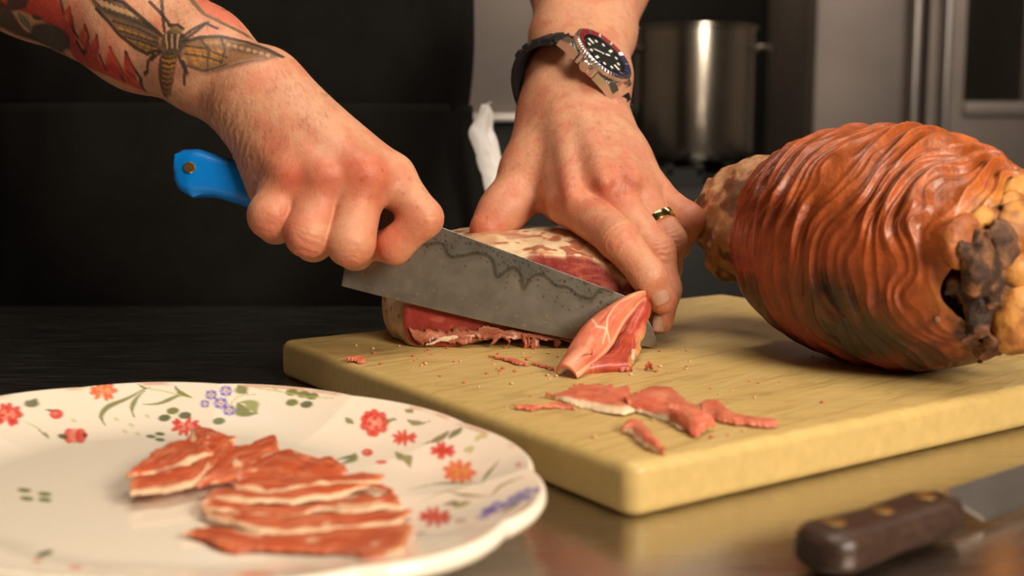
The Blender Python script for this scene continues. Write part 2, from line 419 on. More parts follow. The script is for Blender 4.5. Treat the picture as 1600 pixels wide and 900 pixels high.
# ================================================================== CUTTING BOARD
zB = TZ+.02
T0 = np.array([.0415, .4113]); A2 = np.array([-math.sin(YAW), math.cos(YAW)]); B2 = np.array([math.cos(YAW), math.sin(YAW)])
LA, LB = .3033, .335
def board():
    rb = .0045
    # rounded-rectangle rings: bottom, sides, top (dense top for pigment)
    na, nb = 150, 170
    a = np.linspace(0, LA, na); b = np.linspace(0, LB, nb)
    bm = bmesh.new(); bmesh.ops.create_cube(bm, size=1)
    for v in bm.verts: v.co = Vector(((v.co.x+.5)*LB, (v.co.y+.5)*LA, (v.co.z+.5)*.02))
    ve = [e for e in bm.edges if abs(e.verts[0].co.z-e.verts[1].co.z) > .01]
    bmesh.ops.bevel(bm, geom=ve, offset=.007, segments=6, profile=.5, affect='EDGES')
    bmesh.ops.bevel(bm, geom=[e for e in bm.edges if abs(e.verts[0].co.z-e.verts[1].co.z) < 1e-5 and len([f for f in e.link_faces if abs(f.normal.z) > .9]) == 1], offset=rb, segments=5, profile=.5, affect='EDGES')
    bm.verts.index_update()
    V = np.array([v.co[:] for v in bm.verts]); F = [[v.index for v in f.verts] for f in bm.faces]; bm.free()
    W = np.c_[T0+V[:, :1]*B2+V[:, 1:2]*A2, TZ+V[:, 2]]
    col = np.tile(np.array([.62, .44, .16]), (len(W), 1))
    o = mk('cutting_board', W, F, M['board'], col=col)
    for p in o.data.polygons: p.use_smooth = True
    bm = bmesh.new(); bm.from_mesh(o.data); bmesh.ops.recalc_face_normals(bm, faces=bm.faces)
    bm.to_mesh(o.data); bm.free()
    return tag(o, 'thick pale yellow rubber cutting board under the ham', 'cutting board')
cutting_board = board()

# ================================================================== PERSON
person = empty('person', (-.25, 1.06, 0), 'person in black shirt and apron slicing ham, tattooed forearm, watch on other wrist', 'person')
Pc = lambda t: P(t[0], t[1], t[2])
class Body:
    """one continuous skin: round cones blended into each other"""
    def __init__(s): s.palm = []; s.fing = []; s.det = []; s.cut = []
    def chain(s, pts, to):
        for a, b in zip(pts[:-1], pts[1:]): to.append((Pc(a), Pc(b), a[3]/100, b[3]/100))
    def fn(s, p):
        d = None
        for a, b, r1, r2 in s.palm:
            e = rcone(p, a, b, r1, r2); d = e if d is None else smin(d, e, .014)
        for a, b, r1, r2, k in s.det: d = smin(d, rcone(p, a, b, r1, r2), k)
        out = d
        for f in s.fing:
            e = None
            for a, b, r1, r2 in f:
                q = rcone(p, a, b, r1, r2); e = q if e is None else smin(e, q, .004)
            out = smin(out, smin(d, e, .007), .0012)
        for c, r, dep, k in s.cut:                       # soft dents and bumps
            g = np.exp(-((p-c.astype(np.float32))**2).sum(1)/(r*r)); out = out + dep*g
        return out
def finger(B, pts):
    f = []; B.chain(pts, f); B.fing.append(f)

# ---- right arm and fist round the knife handle (left in the photograph)
RH = Body()
RH.chain([(388, 140, .640, 1.95), (314, 90, .650, 2.45), (226, 46, .665, 3.1), (60, -62, .70, 4.2), (-150, -180, .74, 4.2)], RH.palm)
RH.chain([(-150, -180, .74, 4.2), (-210, -560, 1.0, 5.2)], RH.palm)
RH.chain([(380, 182, .645, 1.05), (425, 290, .634, 1.25)], RH.palm)
RH.chain([(335, 132, .655, 1.5), (382, 174, .645, 1.08)], RH.palm)
RH.chain([(416, 130, .640, 1.05), (608, 278, .630, 1.22)], RH.palm)
RH.chain([(392, 165, .637, 1.5), (452, 282, .620, 1.2)], RH.palm)
RH.chain([(405, 150, .634, 1.7), (507, 282, .617, 1.25)], RH.palm)
RH.chain([(418, 138, .634, 1.7), (566, 280, .620, 1.3)], RH.palm)
RH.chain([(400, 150, .655, 1.7), (540, 270, .648, 1.2)], RH.palm)
# thumb, behind the blade
RH.chain([(440, 150, .668, 1.4), (560, 262, .682, 1.2), (630, 322, .676, 1.0), (652, 372, .668, .85)], RH.palm)
finger(RH, [(450, 287, .620, 1.2), (424, 337, .611, 1.12), (431, 351, .640, .95), (440, 322, .664, .85)])
finger(RH, [(506, 284, .617, 1.25), (482, 365, .606, 1.14), (490, 378, .636, .97), (498, 348, .664, .85)])
finger(RH, [(568, 282, .619, 1.25), (548, 379, .606, 1.16), (555, 391, .636, .98), (560, 362, .664, .85)])
finger(RH, [(612, 278, .629, 1.15), (661, 341, .619, .98), (616, 384, .622, .90), (588, 384, .637, .8)])
for a, r in (((456, 278, .6115), .80), ((510, 276, .6085), .75), ((571, 274, .611), .85)):
    RH.det.append((P(*a), P(a[0]+1, a[1]+6, a[2]), r/100, r/100*.9, .012))
for a, b in (((408, 170, .624), (500, 268, .606)), ((425, 150, .624), (565, 262, .608)), ((396, 190, .628), (450, 268, .608))):   # tendons
    RH.det.append((P(*a), P(*b), .003, .0034, .009))
for c, r, dep in (((482, 302, .604), .009, .0010), ((540, 302, .604), .009, .0010), ((540, 250, .603), .011, .0006),
                  ((596, 318, .606), .008, .0014), ((430, 312, .60), .010, -.0004)):
    RH.cut.append((P(*c), r, dep, 0))
# ---- left arm and hand holding the meat down (right in the photograph)
LH = Body()
LH.chain([(888, 112, .764, 2.15), (886, 62, .80, 2.15), (915, -30, .86, 3.7), (965, -190, .95, 4.4)], LH.palm)
LH.chain([(932, 118, .762, 2.0), (938, 52, .806, 2.05), (935, -40, .86, 3.7)], LH.palm)
LH.chain([(875, 132, .764, 2.1), (925, 128, .762, 2.1)], LH.palm)
LH.chain([(965, -190, .95, 4.4), (800, -480, 1.02, 5.2)], LH.palm)
LH.chain([(868, 160, .752, 1.75), (893, 315, .690, 1.3)], LH.palm)
LH.chain([(890, 155, .748, 1.85), (943, 293, .684, 1.3)], LH.palm)
LH.chain([(922, 155, .750, 1.75), (985, 290, .686, 1.2)], LH.palm)
LH.chain([(936, 172, .756, 1.35), (974, 252, .716, 1.2), (1014, 300, .700, 1.12)], LH.palm)
LH.chain([(860, 185, .758, 1.55), (842, 262, .735, 1.4), (880, 318, .712, 1.2)], LH.palm)
LH.chain([(856, 190, .758, 1.55), (826, 272, .728, 1.3), (788, 326, .712, 1.08), (760, 358, .705, .92)], LH.palm)
finger(LH, [(893, 318, .689, 1.28), (966, 374, .648, 1.06), (1014, 432, .640, .92), (1035, 468, .645, .78)])
finger(LH, [(945, 297, .682, 1.25), (1024, 394, .660, 1.06), (1036, 452, .658, .94), (1030, 500, .660, .78)])
finger(LH, [(988, 295, .686, 1.15), (1044, 376, .676, .98), (1040, 420, .690, .88), (1030, 440, .70, .75)])
finger(LH, [(1014, 302, .699, 1.1), (1074, 343, .688, .92), (1054, 384, .696, .82), (1040, 400, .706, .7)])
for a, b in (((880, 175, .722), (893, 305, .672)), ((900, 170, .722), (945, 285, .667)), ((925, 175, .726), (985, 280, .672))):
    LH.det.append((P(*a), P(*b), .003, .0036, .009))
for c, r, dep in (((922, 322, .672), .008, .0008), ((912, 250, .69), .013, .0006)):
    LH.cut.append((P(*c), r, dep, 0))

def fine_skin(V, F, B, joints):
    """knuckle wrinkles and wrist creases, along the bones"""
    N = vnormals(V, F); off = np.zeros(len(V))
    for c, ax, r, wl, amp in joints:
        q = V-c; s_ = q@unit(ax); g = np.exp(-(q**2).sum(1)/(r*r))
        wob = 1.1*(fbm(V, 140, 3, 5)-.5)*wl*2
        off += amp*g*np.cos(2*np.pi*(s_+wob)/wl)
    off += .0002*(fbm(V, 260, 3, 9)-.5)
    return V+N*off[:, None], N
base = srgb(207, 149, 116)
def skin_colour(V, N, reds, seed):
    c = np.tile(base, (len(V), 1))
    m = fbm(V, 70, 4, seed)[:, None]
    c = c*(.90+.2*m)
    m2 = sstep(.45, .7, fbm(V, 110, 3, seed+7))[:, None]
    c = c*(1-m2*.22*np.array([.2, 1, 1.]))
    for p, r, k in reds:
        g = np.exp(-((V-p)**2).sum(1)/(r*r))[:, None]*k
        c = c*(1-g*np.array([.10, .48, .52]))
    fr = sstep(.80, .86, vnoise(V, 420, seed+3))[:, None]*sstep(.5, .7, vnoise(V, 60, seed+4))[:, None]
    return c*(1-.25*fr*np.array([.6, 1, 1]))

def box_of(B, pad=.03, umin=None):
    pts = np.array([p for a, b, r, q in B.palm+[x for f in B.fing for x in f] for p in (a, b)])
    return pts.min(0)-pad, pts.max(0)+pad
HR = .00078
# fist and forearm
lo, hi = box_of(RH, .055)
lo_f, hi_f = lo.copy(), hi.copy()
lo_f[0] = P(-60, 0, .7)[0]; hi_f[1] = .74
V1, F1 = sdf_mesh(RH.fn, lo_f, hi_f, HR)
axw = P(430, 200, .63)-P(330, 100, .65)
jr = [(P(414, 366, .60), P(424, 343, .61)-P(450, 287, .62), .010, .0030, .00013), (P(476, 392, .595), P(482, 368, .606)-P(506, 284, .617), .010, .0032, .00025),
      (P(546, 408, .595), P(548, 383, .606)-P(568, 282, .619), .011, .0032, .00014), (P(676, 350, .61), P(658, 344, .619)-P(612, 280, .629), .010, .0030, .0002),
      (P(362, 205, .63), axw, .022, .0052, .00024), (P(400, 262, .62), P(428, 300, .62)-P(380, 215, .63), .016, .0058, .00022)]
V1, N1 = fine_skin(V1, F1, RH, jr)
reds = [(P(458, 282, .60), .013, 1.), (P(572, 274, .60), .015, 1.1), (P(511, 276, .60), .011, .6), (P(414, 366, .60), .012, .9), (P(474, 394, .595), .012, .8),
        (P(545, 410, .595), .011, .5), (P(600, 378, .615), .014, 1.0), (P(430, 255, .61), .014, .6), (P(690, 350, .61), .010, .5)]
C1 = skin_colour(V1, N1, reds, 3)
# tattoo ink on the forearm, drawn in the arm's own plane
a0 = P(345, 110, .655); ax_a = unit(P(60, -60, .70)-P(345, 110, .655)); fac = unit(CAM-P(200, 60, .66)); fac = unit(fac-(fac@ax_a)*ax_a); ax_b = np.cross(fac, ax_a)
front0 = a0+fac*.030
def build_lut():
    q = V1-CAM; dpt = q@FWD; uu = 800+FPX*(q@RIGHT)/dpt; vv = 450-FPX*(q@UP)/dpt
    m = np.where(N1@unit(CAM-P(200, 60, .66)) > .05)[0]; i = np.floor(uu[m]/3).astype(int)+30; j = np.floor(vv[m]/3).astype(int)+30
    T_ = np.full((240, 200), -1); ok = (i >= 0) & (i < 240) & (j >= 0) & (j < 200); o = np.argsort(-dpt[m][ok]); T_[i[ok][o], j[ok][o]] = m[ok][o]
    return T_
LUT = build_lut()
def arm2(pts):                                   # drawing units -> arm plane
    out = []
    for x, y in pts:
        r = ray(x/3.3333, y/3.3333); t = ((front0-CAM)@fac)/(r@fac); q = CAM+r*t-a0
        i, j = int(x/10)+30, int(y/10)+30
        if 0 <= i < LUT.shape[0] and 0 <= j < LUT.shape[1] and LUT[i, j] >= 0:      # meet the skin itself
            h = V1[LUT[i, j]]; t = ((h-CAM)@fac)/(r@fac); q = CAM+r*t-a0
        out.append((q@ax_a, q@ax_b))
    return np.array(out)
pr = Paint(np.c_[(V1-a0)@ax_a, (V1-a0)@ax_b], C1)
ink = srgb(62, 54, 46); lnk = srgb(48, 42, 38); gold_ = srgb(196, 132, 44); redk = srgb(182, 48, 36); pale = srgb(196, 150, 110)
u1 = .000115                                       # one drawing unit in metres, about
L = lambda pts, wd, col, al=.85: pr.line(arm2(pts), wd*1.35*u1, col, min(1, al*1.08), .35)
Pg = lambda pts, col, al=.85, so=5: pr.poly(arm2(pts), col, al, so*u1)
def ell(cx, cy, rx, ry, ang, col, al=.85, so=5):
    t = np.linspace(0, 2*np.pi, 26)[:-1]; c_, s_ = math.cos(ang), math.sin(ang)
    Pg([(cx+rx*math.cos(k)*c_-ry*math.sin(k)*s_, cy+rx*math.cos(k)*s_+ry*math.sin(k)*c_) for k in t], col, al, so)
# flames
Pg([(-300, -120), (60, -60), (290, -20), (330, 60), (372, 140), (400, 210), (450, 262), (500, 295), (540, 350), (600, 345), (640, 400), (700, 430), (745, 468), (700, 455), (600, 415),
    (480, 360), (400, 320), (350, 240), (240, 120), (120, 60), (0, 40), (-300, 0)], redk, .9, 6)
for pl in ([(310, -20), (330, 60), (375, 90), (385, 165), (405, 195)], [(360, 40), (368, 120), (385, 165)], [(440, 130), (462, 190), (448, 262), (430, 275)], [(500, 185), (512, 240), (496, 295), (470, 265), (455, 215)],
           [(575, 250), (610, 310), (640, 385), (665, 405)], [(655, 275), (680, 330), (735, 410), (742, 465)], [(430, 275), (400, 220)], [(520, 290), (545, 355), (590, 340), (620, 370), (640, 410)], [(700, 400), (670, 380), (655, 275)]):
    L(pl, 13, lnk, .85)
for pl in ([(345, 20), (352, 90)], [(415, 110), (425, 230)], [(480, 210), (490, 280)], [(600, 260), (650, 350)]): L(pl, 20, pale, .8)
ell(255, 195, 112, 72, .35, srgb(70, 60, 52), .95, 8); ell(250, 200, 90, 55, .35, srgb(84, 72, 62), .9, 14)
Pg([(-300, -60), (0, 0), (50, 40), (120, 150), (180, 230), (0, 140), (-300, 40)], srgb(64, 54, 44), .9, 8)
Pg([(60, -30), (150, 0), (140, 40), (60, 60), (30, 20)], ink, .9); ell(190, 92, 26, 12, .3, ink); ell(120, 105, 52, 17, .95, srgb(112, 112, 84), .9)
Pg([(290, -20), (430, 20), (470, 120), (520, 200), (590, 250), (640, 330), (700, 430), (640, 400), (540, 350), (450, 262), (372, 140)], redk, .30, 22)
for fl in ([(330, 60), (362, 30), (378, 90), (372, 140)], [(400, 205), (440, 130), (455, 215), (448, 265)], [(452, 262), (500, 185), (514, 240), (498, 298)], [(545, 352), (575, 250), (612, 312), (640, 390)], [(640, 395), (656, 278), (700, 360), (742, 466)]):
    Pg(fl, redk, .8, 7)
# upper salmon patch
Pg([(960, -60), (1140, -60), (1230, 80), (1330, 165), (1250, 150), (1150, 110), (1060, 70)], srgb(205, 98, 76), .75, 18)
L([(970, -30), (1060, 72), (1160, 122), (1330, 168)], 12, srgb(90, 84, 58), .8); L([(1100, -60), (1150, 40)], 8, lnk)
# moth wings
Pg([(450, -40), (560, -40), (640, 10), (700, 60), (790, 130), (835, 190), (828, 262), (770, 282), (700, 246), (620, 180), (560, 110), (500, 50)], srgb(120, 88, 60), .9, 6)
Pg([(450, -40), (530, -30), (640, 40), (740, 90), (790, 150), (700, 130), (600, 95), (520, 60)], ink, .75, 14)
for k in range(9):
    x = 500+k*26; L([(x, -6+k*10), (x+36, 30+k*9)], 9, pale, .7)
for r_, (ya, yb) in enumerate(((150, 185), (190, 225), (225, 255))):
    for k in range(5):
        x = 630+k*38+r_*28; y = ya+k*14+r_*8
        if x < 815: ell(x, y, 16, 9, .5, gold_, .9, 3); 
L([(500, 45), (560, 108), (620, 180), (700, 246), (768, 282), (826, 262)], 12, lnk); L([(450, -40), (640, 10), (790, 140), (840, 185)], 14, lnk)
for pl in ([(590, 110), (720, 150), (820, 200)], [(620, 160), (720, 190), (820, 225)], [(560, 60), (700, 110), (800, 160)], [(650, 190), (760, 225), (815, 245)]): L(pl, 8, ink, .8)
Pg([(955, 225), (1030, 198), (1150, 192), (1280, 218), (1390, 258), (1470, 296), (1400, 303), (1250, 312), (1180, 335), (1060, 372), (975, 345)], srgb(138, 98, 62), .9, 6)
Pg([(990, 340), (1060, 372), (1180, 335), (1260, 312), (1440, 300), (1380, 320), (1220, 352), (1080, 388)], ink, .7, 16)
Pg([(1150, 215), (1290, 225), (1440, 290), (1330, 290), (1200, 262)], ink, .6, 14)
for r_ in range(4):
    for k in range(5):
        x = 985+k*40+r_*12; y = 252+r_*26+k*4
        if x < 1160 and y < 345-(x-1000)*.22: ell(x, y, 17, 10, .25, gold_, .92, 3)
for k in range(7): ell(1190+k*34, 232+k*9, 13, 10, .3, pale, .75, 4)
for k in range(4): ell(1070+k*30, 224-k*2, 14, 12, .2, srgb(188, 140, 92), .8, 4)
L([(955, 222), (1040, 196), (1150, 190), (1280, 216), (1390, 256), (1470, 297)], 13, lnk); L([(975, 345), (1060, 372), (1180, 335)], 8, lnk, .6)
for pl in ([(960, 240), (1080, 255), (1180, 300)], [(965, 280), (1060, 295), (1150, 320)], [(1040, 200), (1090, 260), (1080, 360)], [(1150, 192), (1170, 260), (1150, 330)]): L(pl, 7, ink, .8)
Pg([(600, 120), (720, 100), (840, 180), (830, 260), (760, 275), (690, 235)], ink, .28, 20); Pg([(960, 215), (1100, 205), (1200, 260), (1180, 330), (1060, 360), (980, 330)], ink, .18, 20)
# moth head, thorax, abdomen
Pg([(830, 300), (825, 380), (835, 450), (850, 500), (868, 512), (890, 490), (905, 430), (915, 360), (930, 280), (880, 260)], srgb(66, 56, 44), .92, 7)
for k in range(8):
    y = 285+k*27; wdt = 40-k*3.2; xx = 885-k*2.5
    L([(xx-wdt, y), (xx, y+10), (xx+wdt*.8, y)], 6, gold_ if k < 3 else srgb(172, 108, 52), .8)
Pg([(850, 190), (960, 190), (955, 300), (840, 300), (825, 250)], ink, .8, 12); ell(905, 215, 66, 62, .2, srgb(84, 68, 52), .95, 6); ell(920, 152, 34, 24, .1, srgb(118, 92, 58), .9, 5)
for k in range(6): L([(865+k*16, 178), (872+k*13, 250)], 6, lnk if k % 2 else pale, .75)
L([(880, 130), (925, 128), (955, 150)], 10, lnk)
for pl in ([(838, -20), (846, 70), (856, 160)], [(780, 10), (830, 60), (870, 110), (890, 140)], [(955, 190), (1010, 150), (1070, 122), (1130, 148)], [(960, 215), (1030, 160), (1080, 118)],
           [(800, 285), (772, 320), (768, 372), (752, 385)], [(935, 300), (965, 370), (962, 440)], [(955, 320), (975, 380)], [(840, 270), (790, 310)]): L(pl, 11, lnk, .85)
Pg([(930, 330), (1080, 380), (1000, 400), (930, 420), (915, 380)], ink, .35, 25)
facing = sstep(.02, .2, N1@fac)[:, None]
C1 = C1*(1-facing)+pr.c*facing
# left arm
lo, hi = box_of(LH, .055); hi[2] = P(900, -60, .85)[2]; hi[1] = P(900, -60, .9)[1]; lo[0] = P(735, 360, .70)[0]-.01
V2, F2 = sdf_mesh(LH.fn, lo, hi, HR)
jl = [(P(968, 366, .635), P(1014, 432, .640)-P(893, 318, .689), .009, .0030, .00028), (P(1030, 388, .648), P(1036, 452, .658)-P(945, 297, .682), .009, .0030, .00028),
      (P(1018, 428, .632), P(1014, 432, .640)-P(966, 374, .648), .006, .0022, .00015), (P(1046, 372, .665), P(1044, 376, .676)-P(988, 295, .686), .008, .0028, .0002)]
V2, N2 = fine_skin(V2, F2, LH, jl)
reds = [(P(893, 300, .672), .017, .5), (P(950, 285, .665), .018, .5), (P(990, 285, .672), .015, .5), (P(1050, 300, .685), .016, .4), (P(968, 368, .635), .010, .55), (P(1030, 392, .645), .010, .6), (P(1036, 470, .637), .012, .35),
        (P(1055, 395, .662), .011, .6), (P(750, 362, .70), .014, 1.0), (P(900, 270, .69), .006, .9), (P(955, 275, .675), .006, .9), (P(1090, 345, .68), .012, .5), (P(1030, 512, .652), .012, .5), (P(800, 300, .71), .025, .3)]
C2 = skin_colour(V2, N2, reds, 17)
# upper arms, trunk, neck and head: same skin, coarser mesh (under the clothes or above the frame)
def trunk(p):
    d = None
    sh_r, sh_l = np.array([-.43, 1.04, 1.40]), np.array([-.06, 1.05, 1.40])
    er, el = P(-150, -180, .74), P(965, -190, .95)
    for a, b, r1, r2, k in ((er, sh_r, .040, .055, .03), (el, sh_l, .042, .055, .03), ((-.25, 1.09, 1.03), (-.25, 1.08, 1.30), .105, .125, .05), ((-.33, 1.08, 1.36), (-.17, 1.08, 1.36), .09, .09, .08),
                         (sh_r, sh_l, .05, .05, .06), ((-.25, 1.07, 1.42), (-.25, 1.02, 1.53), .055, .052, .04), ((-.25, 1.01, 1.665), (-.25, .985, 1.60), .082, .060, .05), ((-.25, .96, 1.60), (-.25, .945, 1.56), .045, .032, .04),
                         ((-.25, .925, 1.655), (-.25, .905, 1.615), .010, .013, .018), ((-.33, 1.01, 1.655), (-.332, 1.02, 1.62), .014, .010, .012), ((-.17, 1.01, 1.655), (-.168, 1.02, 1.62), .014, .010, .012),
                         ((-.275, .915, 1.572), (-.225, .915, 1.572), .006, .006, .006)):
        e = rcone(p, a, b, r1, r2); d = e if d is None else smin(d, e, k)
    for sx in (-.033, .033):
        d = np.maximum(d, -(sph(p, (-.25+sx, .905, 1.66), .016))); d = np.minimum(d, sph(p, (-.25+sx, .935, 1.66), .0125))
    return d
V3, F3 = sdf_mesh(trunk, (-.52, .62, .86), (.16, 1.26, 1.80), .006)
C3 = np.tile(base, (len(V3), 1))
body = mk('body', np.concatenate([V1, V2, V3]), np.concatenate([F1, F2+len(V1), F3+len(V1)+len(V2)]), M['skin'], person, col=np.concatenate([C1, C2, C3]))
# hair cap and brows
t = np.linspace(0, 1, 15); a_ = np.linspace(0, 2*np.pi, 36, endpoint=False)
HV = [(-.25+.089*math.sin(k*1.75)*math.cos(a), 1.015+(.096 if math.sin(a) > 0 else .088)*math.sin(k*1.75)*math.sin(a), 1.672+.085*math.cos(k*1.75)-(.02*math.sin(a) if k > .8 else 0)) for k in t for a in a_]
hair = mk('hair', HV, [tuple(f)[::-1] for f in gridF(15, 36, False, True)], M['hair'], person)
hs = hair.modifiers.new('thick', 'SOLIDIFY'); hs.thickness = .006

# fingernails
def nail(c, along, out, w_, l_):
    along = unit(along); out = unit(np.asarray(out)-(np.asarray(out)@along)*along); side = np.cross(along, out)
    n = 11; V = []
    for i in range(n):
        for j in range(n):
            s_ = -1+2*i/(n-1); t_ = -1+2*j/(n-1); rr = math.sqrt(max(0, 1-.25*abs(s_)**3)) if s_ > 0 else math.sqrt(max(0, 1-.12*s_*s_))
            x = t_*rr
            V.append(c+along*s_*l_/2+side*x*w_/2-out*(.22*w_*x*x+.0004*s_*s_+ (.0005 if abs(t_) == 1 or i in (0,) else 0)))
    o = mk('fingernail', V, [tuple(f) for f in gridF(n, n)], M['nail'], person)
    m_ = o.modifiers.new('thick', 'SOLIDIFY'); m_.thickness = .0006; m_.offset = 0
    return o
def surf_hit(V, N, u, v, pad=.004):
    """point of the skin seen at this place, nearest first"""
    q = V-CAM; dpt = q@FWD; uu = 800+FPX*(q@RIGHT)/dpt; vv = 450-FPX*(q@UP)/dpt
    m = np.where((uu-u)**2+(vv-v)**2 < 16)[0]; k = m[np.argmin(dpt[m])]
    return V[k], N[k]
c, n_ = surf_hit(V2, N2, 1031, 464); nail(c+unit(n_)*.0004, P(1040, 480, .645)-P(1018, 432, .640), n_, .0098, .0115)
c, n_ = surf_hit(V2, N2, 1030, 508); nail(c+unit(n_)*.0003, P(1029, 512, .660)-P(1036, 452, .658), n_+np.array([.5, 0, 0]), .0085, .0095)

# arm hairs: countless, one object
def hairs(V, N, dirfn, n, mask, seed):
    r = np.random.default_rng(seed); idx = np.where(mask)[0]; idx = r.choice(idx, min(n, len(idx)), replace=False)
    VV = []; FF = []
    for q, k in enumerate(idx):
        p, nn = V[k], N[k]; dv = dirfn(p)+r.normal(0, .35, 3); dv = unit(dv-(dv@nn)*nn); ln = r.uniform(.003, .007); wv = np.cross(dv, nn)*.000035
        p1 = p+dv*ln*.5+nn*ln*.22; p2 = p+dv*ln+nn*ln*.26
        VV += [p-wv, p+wv, p1-wv*.8, p1+wv*.8, p2]; o = q*5; FF += [(o, o+1, o+3, o+2), (o+2, o+3, o+4)]
    return VV, FF
u_of = lambda V: 800+FPX*((V-CAM)@RIGHT)/((V-CAM)@FWD)
m1 = (N1@fac > -.35) & (((V1-P(385, 140, .64))@ax_a) > -.055)
h1v, h1f = hairs(V1, N1, lambda p: -ax_a+.5*ax_b, 5200, m1, 1)
d2 = unit(P(900, 250, .70)-P(900, 60, .80))
vv2 = 450-FPX*((V2-CAM)@UP)/((V2-CAM)@FWD)
m2 = (N2@unit(CAM-P(900, 100, .74)) > -.3) & (vv2 < 300) & (u_of(V2) < 1060)
h2v, h2f = hairs(V2, N2, lambda p: d2+np.array([.5, 0, 0]), 2600, m2, 2)
tag(mk('arm_hair', h1v+h2v, h1f+[tuple(i+len(h1v) for i in f) for f in h2f], M['hair'], person, smooth=False), kind='stuff')

# ---- clothes
def loft(name, rows, mat, n=96, fold=.004, seed=0, thick=.002):
    """rows: (z, cx, cy, half width, half depth)"""
    R_ = np.array(rows, float); zz = np.linspace(R_[0, 0], R_[-1, 0], 90)
    if R_[0, 0] > R_[-1, 0]: R_ = R_[::-1]; zz = zz[::-1]
    cols = [np.interp(zz, R_[:, 0], R_[:, k]) for k in range(1, 5)]
    for k in range(4): cols[k] = np.convolve(np.pad(cols[k], 4, 'edge'), np.ones(9)/9, 'valid')
    th = np.linspace(0, 2*np.pi, n, endpoint=False); V = []
    ex = .82
    for i, z in enumerate(zz):
        cx, cy, a, b = (cols[k][i] for k in range(4))
        c_, s_ = np.cos(th), np.sin(th)
        V.append(np.stack([cx+a*np.sign(c_)*np.abs(c_)**ex, cy+b*np.sign(s_)*np.abs(s_)**ex, np.full(n, z)], 1))
    V = np.concatenate(V); cxy = np.repeat(np.stack([cols[0], cols[1]], 1), n, 0); d = V[:, :2]-cxy; d = d/np.linalg.norm(d, axis=1)[:, None]
    q = V.copy(); q[:, 2] *= .35
    f = (np.abs(fbm(q, 9, 3, seed)-.5)*2)
    V[:, :2] += d*(fold*(f*2-.7))[:, None]
    o = mk(name, V, [tuple(x)[::-1] for x in gridF(90, n, False, True)], mat, person)
    m_ = o.modifiers.new('thick', 'SOLIDIFY'); m_.thickness = thick; m_.offset = 0
    return o
tshirt = loft('tshirt', [(1.44, -.25, 1.07, .085, .07), (1.415, -.25, 1.07, .17, .10), (1.36, -.245, 1.08, .205, .135), (1.22, -.245, 1.09, .212, .15), (1.07, -.247, 1.09, .213, .15), (1.01, -.25, 1.10, .208, .145), (.92, -.25, 1.10, .215, .15)], M['black_cloth'], fold=.005, seed=2)
for nm, a, b, c in (('sleeve', (-.40, 1.05, 1.405), (-.425, .98, 1.33), P(-175, -330, .84)), ('sleeve', (-.09, 1.055, 1.405), (-.035, 1.03, 1.34), P(930, -270, .97))):
    pts = resample([a, b, c], 24); rad = np.linspace(.066, .064, 24)+.003*np.sin(np.arange(24)*.9)
    V = []
    T_ = np.gradient(pts, axis=0)
    for k in range(24):
        t_ = unit(T_[k]); x = unit(np.cross(t_, (0.1, .3, 1))); y = np.cross(x, t_)
        for j in range(40):
            an = 2*np.pi*j/40; V.append(pts[k]+rad[k]*(1+.04*math.sin(3*an+k*.4))*(x*math.cos(an)+y*math.sin(an)))
    so = mk(nm, V, [tuple(f) for f in gridF(24, 40, False, True)], M['black_cloth'], person); m_ = so.modifiers.new('thick', 'SOLIDIFY'); m_.thickness = .002; m_.offset = 0
apron = loft('apron', [(1.035, -.25, 1.095, .212, .150), (1.0, -.25, 1.095, .2155, .152), (.93, -.245, 1.10, .228, .160), (.80, -.24, 1.10, .245, .165), (.5, -.24, 1.10, .26, .17), (.42, -.24, 1.10, .26, .17)], M['apron'], fold=.008, seed=6)
for sx in (-.10, .10):
    MB().tube(resample([(-.25+sx*.9, 1.09, .95), (-.245+sx, 1.09, .5), (-.245+sx, 1.08, .06)], 16), np.linspace(.085, .055, 16), 24).build('trouser_leg', M['trouser'], person)
    MB().tube(resample([(-.245+sx, 1.14, .045), (-.245+sx, 1.0, .045), (-.245+sx, .90, .032)], 10), np.array([.02, .042, .045, .046, .046, .046, .045, .043, .036, .015]), 20).build('shoe', M['rubber'], person)

